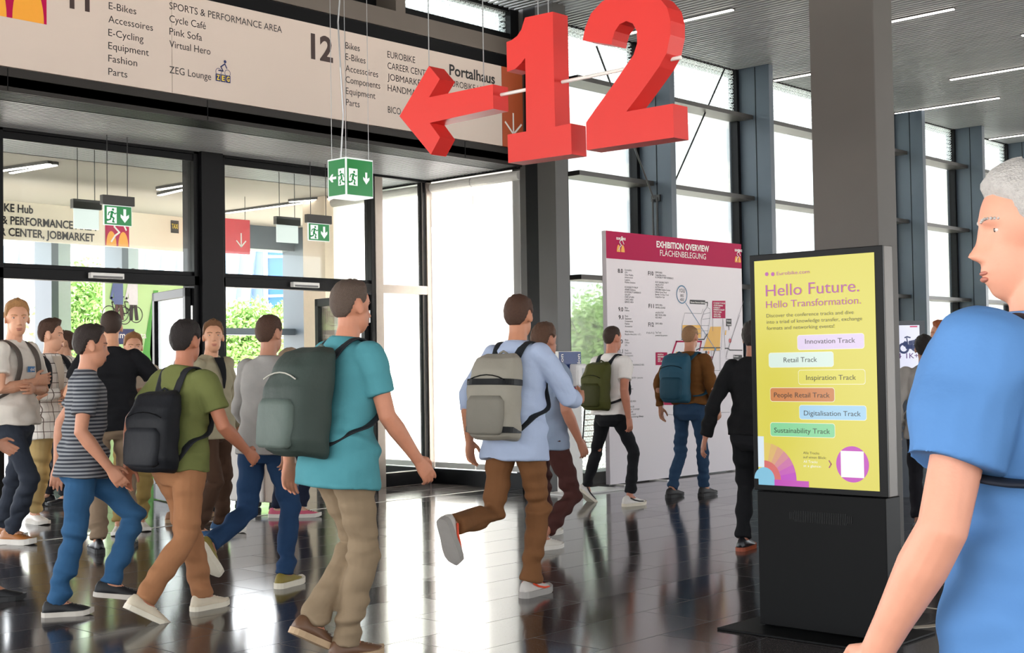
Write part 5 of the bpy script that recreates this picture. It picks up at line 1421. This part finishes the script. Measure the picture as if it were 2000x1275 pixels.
def patch(pr, name, m_, y0, y1, z0, z1, k=1.0, lift=.008, n=8, taper=1.0):
    mb = MB(); V = []; T = pr['T']
    inv = lambda p: p
    for i in range(n + 1):
        z = z0 + (z1 - z0) * i / n; c = (y0 + y1) / 2; hw = (y1 - y0) / 2 * (taper + (1 - taper) * i / n)
        for j in range(n + 1):
            y = c - hw + 2 * hw * j / n; V.append(T(front_x(pr, y, z, k) + lift, y, z))
    mb.add(V, [(i * (n + 1) + j, i * (n + 1) + j + 1, (i + 1) * (n + 1) + j + 1, (i + 1) * (n + 1) + j) for i in range(n) for j in range(n)])
    return mb.build(name, m_, pr['root'], smooth=True)
def backpack(pr, label, m1, m2, zipm=None, bands=(), w_=.29, h_=.46, d_=.17, z0=.06, tilt=0.0, side=0.0, strap=None):
    """Worn on a person's back: bag, front pocket, two shoulder straps, handle. Built round its own base point."""
    s, T, TV, bw = pr['s'], pr['T'], pr['TV'], pr['bw']
    base = T(-.13 - d_ / 2, side, z0)
    R = rotm(pr['hd'])
    wb = R @ base + np.array([pr['P0'][0], pr['P0'][1], 0])
    t = thing('backpack', label, 'backpack', tuple(wb), pr['hd'])
    up = TV(0, 0, 1); ba = TV(-1, 0, 0); la = TV(0, 1, 0)
    if tilt: up = N3(up + la / s * tilt) * s; la = N3(la - up / s * tilt) * s
    O = lambda b, l, u: ba * b + la * l + up * u
    mb = MB(); prof = [(0, .80, .70), (.02, .93, .90), (.08, 1, 1), (.30, 1, 1.0), (h_ - .10, .97, .86), (h_ - .03, .86, .62), (h_, .60, .34)]
    loft(mb, [(O(-d_ / 2 + d_ / 2 * k2, 0, u), la * w_ / 2 * k1, ba * d_ / 2 * k2) for u, k1, k2 in prof], 32, 3.4)
    me, V = remesh(mb, .008, 3); nn = normals(me); setv(me, V + nn * (waves(V, 30, 9) * .004)[:, None])
    put('main_bag', me, m1, t, True)
    mb = MB(); loft(mb, [(O(d_ / 2 - .012 + .0 * k, 0, u), la * w_ * .40 * k, ba * .035 * k) for u, k in ((.03, .75), (.045, .95), (.12, 1), (.22, .98), (.25, .8))], 28, 3.2)
    mb.build('front_pocket', m2, t, smooth=True)
    mb = MB(); mb.tube([O(d_ / 2 - .028, l * w_ * .36, .25 + .0 * l) for l in np.linspace(-1, 1, 5)], .0035, 6); mb.tube([O(d_ * .5 * .92 - .005, l * w_ * .40, h_ - .13 - .03 * l * l) for l in np.linspace(-1, 1, 7)], .0035, 6)
    mb.build('zip', zipm or M_BLACK, t)
    for u in bands:
        mb = MB(); loft(mb, [(O(-d_ / 2 + d_ / 2 * k2, 0, u + du), la * (w_ / 2 + .004 * e_), ba * (d_ / 2 * k2 + .005 * e_)) for du, k2, e_ in ((-.018, .99, .2), (-.016, .99, 1), (.016, .98, 1), (.018, .98, .2))], 32, 3.4); mb.build('band', M_BLACK, t, smooth=False)
    hb = MB(); hb.tube([O(-d_ * .42, l, h_ - .03 + .045 * math.cos(l / .05 * 1.5)) for l in (-.05, -.025, 0, .025, .05)], .007, 8); hb.build('carry_handle', m2, t)
    inv = lambda p: p - base
    for sd in (1, -1):
        q = strap_path(pr, sd, z0, h_)
        q = [inv(p) for p in q]; mb = MB()
        dense = []
        for i in range(len(q) - 1):
            p0, p1, p2, p3 = q[max(i - 1, 0)], q[i], q[i + 1], q[min(i + 2, len(q) - 1)]
            for k in range(4):
                u = k / 4; dense.append(.5 * ((2 * p1) + (-p0 + p2) * u + (2 * p0 - 5 * p1 + 4 * p2 - p3) * u * u + (-p0 + 3 * p1 - 3 * p2 + p3) * u ** 3))
        dense.append(q[-1])
        limb(mb, dense, [(.030 * s, .007 * s)] * len(dense), hint=tuple(la / s), n=10); mb.build('shoulder_strap', strap or m2, t, smooth=True)
    return t
HANG = lambda f=.02, o=.07, u=-.53, **k: dict(hand=(f, o, u), **k)
def sh(u, s, l=None, **k): return dict(u=u, s=s, l=l, **k)
M_SOLEW = mat('white_rubber', 'e9e2d8', .6); M_SOLEB = mat('black_rubber', '1c1b1c', .6)
H = lambda nm, c, top=.024, side=.010, back=.013, lift=0.0, rough=.10, nape=-.055, r=.6: ((top, side, back, lift, rough, nape), mat('hair_' + nm, c, r, 0, .4, .25, 90, .5, 220))
# standing group at the left
A = person('person in a cream T-shirt with folded arms, dark jeans and tan trainers', (30, 1064), -62, 588,
    [dict(px=(2, 1052), yaw=4), dict(px=(22, 1062), yaw=-4)],
    [dict(hand=(.165, -.20, -.27), pole=(-.1, 1, -.9), thumb=(0, 0, 1), curl=30), dict(hand=(.185, -.15, -.22), pole=(-.1, 1, -.9), thumb=(0, 0, 1), curl=30)],
    'dda384', H('blond', 'a87a4c', .030, .010, .012), dict(m=cloth('cream_jersey', 'e6ddd2')), dict(m=cloth('dark_grey_denim', '363b46'), cuff=.03),
    sh(mat('tan_leather', 'a9662a', .5), M_SOLEW, mat('tan_lace', '8a5522', .7), k='runner'), look=(-44, 2), face=True, voxel=.0042, seed=11, leg_w=.92)
B = person('person in a white checked shirt and beige trousers laughing beside the cream T-shirt', (100, 1030), -80, 626,
    [dict(px=(148, 1024), yaw=8), dict(px=(66, 1022), yaw=-6)],
    [dict(hand=(.20, -.14, -.30), pole=(-.3, 1, -.8), thumb=(0, 0, 1), curl=35), dict(hand=(.24, -.10, -.24), pole=(-.3, 1, -.8), thumb=(0, 0, 1), curl=30)],
    'e0a98c', H('dark_brown', '4a3022', .030, .008, .010), dict(m=stripe_mat('checked_cotton', 'efe8e0', '6b5a50', .085, .07, (.085, .07)), long=True, hem=-.12, ease=1.06), dict(m=cloth('sand_twill', 'c4a873'), cuff=.08),
    sh(mat('white_leather', 'ece5de', .45), M_SOLEW, mat('white_lace', 'f2ede8', .7)), look=(40, 4), face=True, smile=.8, voxel=.0042, seed=12, leg_w=1.12)
C = person('person in a black polo shirt seen from behind talking in the group', (220, 1070), 62, 607,
    [dict(px=(192, 1078), yaw=8), dict(px=(252, 1070), yaw=-8)],
    [dict(hand=(.20, -.06, -.30), pole=(-.7, 1, -.5), curl=30), dict(hand=(.20, -.04, -.28), pole=(-.6, 1.2, -.4), curl=30)],
    'd19877', H('brown_crop', '3b2a21', .014, .005, .006, rough=.05), dict(m=cloth('black_pique', '19191c'), hem=-.06), dict(m=cloth('taupe_chino', '8c7762'), cuff=.03),
    sh(mat('black_leather', '1b1b20', .35), M_SOLEB, None), look=(0, 6), collar=mat('black_collar', '141416', .8), bw=1.04, seed=13, leg_w=1.02)
person('person with light brown hair half hidden behind the black polo shirt', (262, 1036), -112, 652,
    [dict(px=(276, 1034), yaw=4), dict(px=(232, 1042), yaw=-14)], [dict(hand=(.18, .02, -.34), pole=(-.6, 1, -.6), curl=30), dict(hand=(.22, -.05, -.30), pole=(-.6, 1, -.6), curl=30)],
    'd9a183', H('light_brown', '8f6238', .028, .010, .012), dict(m=cloth('stone_jersey', 'b7a795')), dict(m=cloth('khaki_chino', '9d844f'), cuff=.05), sh(mat('pale_canvas', 'e0d8cc', .6), M_SOLEW, mat('white_lace', 'f2ede8', .7)), face=True, seed=14)
# walkers, left half
E = person('person in a grey striped T-shirt and blue jeans striding past in black shoes', (162, 1207), -30, 636,
    [dict(loc=(.16, .09, .10), pitch=8), dict(px=(112, 1203), yaw=0)],
    [dict(hand=(-.18, .08, -.50), curl=25), dict(hand=(.12, .08, -.49), curl=25)],
    'c98e72', H('black_brown', '2e231f', .024, .012, .012), dict(m=stripe_mat('striped_jersey', '8f9194', '3c3f48', .021, .5), hem=-.07), dict(m=cloth('blue_denim', '325a80'), cuff=.02),
    sh(mat('black_suede', '1a1a1d', .6), mat('off_white_sole', 'cfc6bb', .6), mat('black_lace', '111113', .7)), lean=4, look=(8, 6), seed=21, face=True)
F = person('person in an olive top carrying a black backpack and walking in tan trousers', (352, 1208), 10, 626,
    [dict(px=(396, 1190), yaw=0), dict(px=(262, 1222), yaw=-20, pitch=30)],
    [dict(hand=(-.20, .08, -.49), curl=25), dict(hand=(.26, .07, -.43), curl=25)],
    'b9785c', H('black', '241c1a', .024, .012, .014), dict(m=cloth('olive_jersey', '6f7443'), hem=-.05), dict(m=cloth('tan_chino', 'a57350'), cuff=.02),
    sh(mat('sand_suede', 'd9cbb3', .6), mat('cream_sole', 'e6dcc8', .6), mat('cream_lace', 'e6dcc8', .7)), lean=5, look=(6, 4), seed=22, leg_w=1.08)
backpack(F, 'black backpack on the man in the olive top', cloth('black_nylon', '1c1d21', .6), cloth('black_nylon_pocket', '26272b', .6), w_=.35, h_=.47, z0=-.06)
G = person('person in a khaki jacket and blue trainers looking up beside the black post', (416, 1052), -78, 628,
    [dict(px=(432, 1040), yaw=26), dict(px=(386, 1054), yaw=22)], [HANG(.05, .08, -.52), HANG(.04, .09, -.52)],
    'd8a080', H('chestnut', '6e4a2c', .030, .008, .010), dict(m=cloth('khaki_cotton', 'a49a80'), long=True, hem=-.10, ease=1.06), dict(m=cloth('dark_brown_cord', '4e382b'), cuff=.04),
    sh(mat('blue_knit', '2d567f', .7), M_SOLEW, mat('navy_lace', '1d2f4d', .7), k='runner'), look=(-42, -6), face=True, voxel=.0042, seed=15)
person('dark haired person in brown boots half hidden behind the black backpack', (364, 1016), -35, 640,
    [dict(px=(378, 1010), yaw=0), dict(px=(342, 1020), yaw=-10)], [HANG(), HANG(.1, .08, -.5)], 'c48a6c', H('black', '241c1a'), dict(m=cloth('charcoal_jersey', '35323a'), hem=-.06), dict(m=cloth('black_jeans', '26252a'), cuff=.04),
    sh(mat('brown_suede', '9a6a45', .6), mat('tan_sole', 'b89a78', .6), mat('brown_lace', '6a4a30', .7)), look=(8, 0), seed=16)
I = person('person in a grey shirt and blue jeans walking in olive green trainers', (520, 1146), 16, 615,
    [dict(loc=(-.46, .07, .24), pitch=52), dict(px=(556, 1146), yaw=4)],
    [dict(hand=(.24, .07, -.45), curl=25), dict(hand=(-.18, .09, -.5), curl=25)],
    'b57f66', H('dark_brown', '4a3022', .018, .008, .010), dict(m=cloth('grey_linen', 'a19d99'), rolled=True, hem=-.08), dict(m=cloth('indigo_denim', '263f60'), cuff=.02),
    sh(mat('olive_suede', '8c7a32', .6), mat('cream_sole', 'e6dcc8', .6), mat('olive_lace', '5f5424', .7), k='runner'), lean=5, look=(-4, 3), seed=23, collar=mat('grey_collar', '8d8985', .85))
J = person('person in a teal shirt and khaki trousers rushing past closest to the entrance', (668, 1292), -6, 545,
    [dict(loc=(-.10, .09, .10), pitch=28), dict(px=(676, 1288), yaw=0)],
    [dict(hand=(-.16, .08, -.50), curl=25), dict(hand=(.22, .05, -.49), curl=25, pole=(-1, .3, -.3))],
    'c48468', H('brown_grey', '5a4a40', .018, .008, .010), dict(m=cloth('teal_jersey', '4f8f98'), hem=-.13, ease=1.08), dict(m=cloth('khaki_twill', '8e7a62'), cuff=.01),
    sh(mat('brown_leather', '6a4a34', .5), mat('tan_sole', 'b89a78', .6), mat('brown_lace', '6a4a30', .7)), lean=6, look=(0, 4), seed=24, face=True, leg_w=1.05, bw=1.04)
backpack(J, 'large dark green backpack on the man in the teal shirt', cloth('dark_green_nylon', '3a443f', .6), cloth('grey_green_nylon', '5a655f', .6), zipm=mat('pale_seam', 'b9b6aa', .6), w_=.34, h_=.50, d_=.24, z0=.0, strap=cloth('black_webbing', '23262a', .7))
K = person('person in a pale blue shirt and brown trousers striding in orange and grey trainers', (1012, 1167), 8, 576,
    [dict(loc=(-.50, .08, .38), pitch=66), dict(px=(1036, 1164), yaw=2)],
    [dict(hand=(-.14, .08, -.50), curl=25), dict(hand=(.34, .03, -.26), curl=20, thumb=(0, 0, 1))],
    'bf8263', H('dark_brown', '4a3022', .020, .008, .012), dict(m=cloth('pale_blue_oxford', 'aebbd6'), rolled=True, hem=-.13, ease=1.06), dict(m=cloth('brown_chino', '7a5233'), cuff=.03),
    sh(mat('grey_mesh', 'c9c2bb', .6), mat('pale_grey_sole', 'a19b95', .6), mat('orange_lace', 'f0502a', .6), k='runner', a=mat('orange_overlay', 'f2502a', .5)), lean=4, look=(6, 4), seed=25, collar=mat('pale_blue_collar', 'b6c2da', .8))
backpack(K, 'light grey backpack on the man in the pale blue shirt', cloth('light_grey_nylon', '9c968a', .65), cloth('grey_nylon_pocket', '858076', .65), bands=(.06, .33), w_=.32, h_=.50, d_=.19, z0=-.02, strap=cloth('black_webbing', '23262a', .7))
person('person in a grey blue top and dark red trousers at the disinfection column', (1068, 1066), -4, 632,
    [dict(px=(1060, 1046), yaw=0), dict(px=(1058, 1074), yaw=0)], [dict(hand=(.30, .05, -.28), curl=20), HANG(.1, .07, -.5)],
    'bb7f66', H('brown', '5b3f2e', .024, .012, .02), dict(m=cloth('grey_blue_jersey', '8f9db3'), hem=-.08), dict(m=cloth('dark_red_cotton', '4c2c28'), cuff=.1), sh(mat('pale_canvas', 'e0d8cc', .6), M_SOLEW, mat('white_lace', 'f2ede8', .7)), seed=26)
# walkers in front of the board
M = person('person in a white T-shirt with black trousers walking toward the exhibition board', (1196, 990), -4, 636,
    [dict(px=(1136, 982), yaw=0, pitch=34), dict(px=(1230, 988), yaw=-4)],
    [dict(hand=(.10, .09, -.50), curl=25), dict(hand=(-.04, .06, -.52), curl=25)],
    'c07f66', H('brown_crop', '6a4a38', .010, .004, .005, rough=.04), dict(m=cloth('white_jersey', 'efe8e3'), hem=-.02), dict(m=cloth('black_twill', '1e1e21'), cuff=.06),
    sh(mat('white_leather', 'ece5de', .45), mat('cream_sole', 'e6dcc8', .6), mat('white_lace', 'f2ede8', .7), a=M_SOLEB), lean=3, look=(-6, 2), seed=31, leg_w=.86)
backpack(M, 'olive green backpack on the man in the white T-shirt', cloth('olive_nylon', '4a4b22', .65), cloth('olive_nylon_pocket', '3d3e1c', .65), w_=.30, h_=.46, d_=.17, z0=.02, strap=cloth('black_webbing', '23262a', .7))
N = person('person in a brown jumper and jeans walking past the hall map', (1350, 972), 6, 635,
    [dict(px=(1312, 971), yaw=0), dict(px=(1376, 968), yaw=-4)],
    [dict(hand=(-.16, .08, -.48), curl=25), dict(hand=(.10, .07, -.50), curl=25)],
    'bd8468', H('fair_crop', '9a7350', .010, .005, .006, rough=.04), dict(m=cloth('brown_knit', '6d4520'), long=True, hem=.03), dict(m=cloth('mid_denim', '2e4560'), cuff=.03, belt=mat('dark_belt', '2a211c', .5)),
    sh(mat('black_canvas', '211e20', .6), M_SOLEB, mat('black_lace', '111113', .7)), lean=3, look=(0, 4), seed=32, leg_w=.95)
backpack(N, 'petrol blue backpack on the man in the brown jumper', cloth('petrol_nylon', '2d566a', .6), cloth('petrol_nylon_pocket', '254a5c', .6), w_=.31, h_=.50, d_=.19, z0=.04, side=.04)
O = person('person all in black with red brown soles walking behind the kiosk', (1478, 1078), 22, 628,
    [dict(px=(1452, 1074), yaw=-8), dict(loc=(.34, .09, .0), pitch=0)],
    [dict(hand=(-.12, .17, -.51), curl=22, thumb=(1, .4, .2)), dict(hand=(.14, .07, -.49), curl=22)],
    'a8705a', H('black', '241c1a', .026, .012, .016), dict(m=cloth('black_knit', '151517'), long=True, hem=-.02), dict(m=cloth('black_wool', '1a1a1d'), cuff=.03),
    sh(mat('black_leather', '1b1b20', .35), mat('red_brown_sole', '9c4a2c', .55), None), lean=4, seed=33)
# big passer-by at the right edge
P = person('person with short grey hair in a blue shirt passing close by the kiosk', (2040, 700), 80, 300,
    [dict(loc=(-.12, .09, 0)), dict(loc=(.14, .09, 0))],
    [dict(hand=(.15, .09, -.50), pole=(-1, .7, -.25), curl=25), dict(hand=(-.1, .08, -.5), curl=25)],
    'd9997f', H('grey', 'b9b3ae', .018, .009, .012, lift=-.016, rough=.06), dict(m=cloth('blue_cotton', '5682b8', .85, .2, 14), hem=-.10, ease=1.08), dict(m=cloth('blue_jeans', '40689c'), cuff=.02),
    sh(mat('brown_leather', '6a4a34', .5), mat('tan_sole', 'b89a78', .6), None), look=(42, 4), depth=2.25, seed=41, face=True, bw=1.12, collar=mat('blue_collar', '6890c2', .85), ease=1.22, voxel=.005)
backpack(P, 'dark rucksack on the shoulders of the grey haired man in the blue shirt', cloth('navy_nylon', '262a35', .65), cloth('navy_nylon_pocket', '20242e', .65), w_=.26, h_=.30, d_=.11, z0=.22)
# people farther away
person('person with ginger hair and a white shirt beyond the pillar', (1842, 700), 118, 628, [dict(loc=(0, .09, 0)), dict(loc=(.04, .09, 0))], [HANG(.1, .08, -.5), dict(hand=(.28, .0, -.2), curl=40)],
    'cf957a', H('ginger', 'a4572a', .026, .012, .016), dict(m=cloth('white_cotton', 'ece8ec'), long=True), dict(m=cloth('dark_grey_denim', '363b46')), sh(mat('black_leather', '1b1b20', .35), M_SOLEB, None), depth=12.4, look=(4, 2), seed=51, face=True)
person('person with dark hair and a pale grey jacket in front of the scooter display', (1806, 700), 30, 655, [dict(loc=(0, .09, 0)), dict(loc=(.1, .09, 0))], [HANG(), HANG()],
    'c08a70', H('black', '241c1a', .022, .014, .018), dict(m=cloth('pale_grey_jacket', 'aaa49e'), long=True, hem=-.1), dict(m=cloth('black_jeans', '26252a')), sh(mat('black_leather', '1b1b20', .35), M_SOLEB, None), depth=10.6, seed=52)
person('person in a dark top seen through the entrance glass between the standing group', (130, 700), 150, 648, [dict(loc=(0, .09, 0)), dict(loc=(.2, .09, 0))], [HANG(), HANG(.1)],
    'c9977c', H('dark_brown', '4a3022', .026, .016, .03), dict(m=cloth('navy_jersey', '23283a')), dict(m=cloth('black_jeans', '26252a')), sh(mat('black_leather', '1b1b20', .35), M_SOLEB, None), depth=13.8, seed=53)
person('short person in pink and black trainers hidden behind the dark green backpack', (566, 1012), -60, 682, [dict(px=(588, 1010), yaw=20), dict(px=(540, 1010), yaw=-4)], [HANG(.15, .05, -.42), HANG(.15, .05, -.42)],
    'd8aa90', H('pale_brown', 'a58a72', .026, .016, .03), dict(m=cloth('brown_grey_top', '6b5b54'), hem=-.1), dict(m=cloth('navy_trousers', '252a3c')), sh(mat('pink_mesh', 'd9607c', .6), M_SOLEW, mat('black_lace', '111113', .7), k='runner'), seed=54)

backpack(A, 'taupe rucksack on the man in the cream T-shirt', cloth('taupe_nylon', '6f655e', .7), cloth('taupe_nylon_pocket', '635a54', .7), w_=.27, h_=.40, d_=.13, z0=.08)
backpack(B, 'black rucksack on the laughing man in the checked shirt', cloth('black_nylon', '1c1d21', .6), cloth('black_nylon_pocket', '26272b', .6), w_=.27, h_=.40, d_=.13, z0=.08)
patch(A, 'chest_print', mat('blue_print', '2f77b4', .6), -.045, .04, .335, .375, lift=.014)
mb = MB(); fnC = lambda u, v, d: A['T'](front_x(A, -u, v) + .018 + d, -u, v)
text(mb, 'Sady', fnC, -.030, .345, .055, .02, .02); mb.build('lettering', M_WPRINT, A['root'], fix=False)
patch(B, 'undershirt', cloth('oat_jersey', 'cdbfae'), -.045, .045, .22, .545, 1.0, .012, 10, .35)
patch(G, 'undershirt', cloth('black_tee', '17171a'), -.055, .055, .30, .548, 1.0, .012, 10, .15)

person('person of whom only a black shoe and an arm show beside the tan trainers', (-118, 1172), -38, 640, [dict(loc=(-.2, .09, .06), pitch=20), dict(px=(-18, 1174), yaw=6)], [dict(hand=(.30, .05, -.40), curl=25), dict(hand=(-.1, .08, -.5), curl=25)],
    'c98e72', H('dark_brown', '4a3022'), dict(m=cloth('charcoal_jersey', '35323a')), dict(m=cloth('black_jeans', '26252a')), sh(mat('black_suede', '1a1a1d', .6), M_SOLEB, None), seed=61)
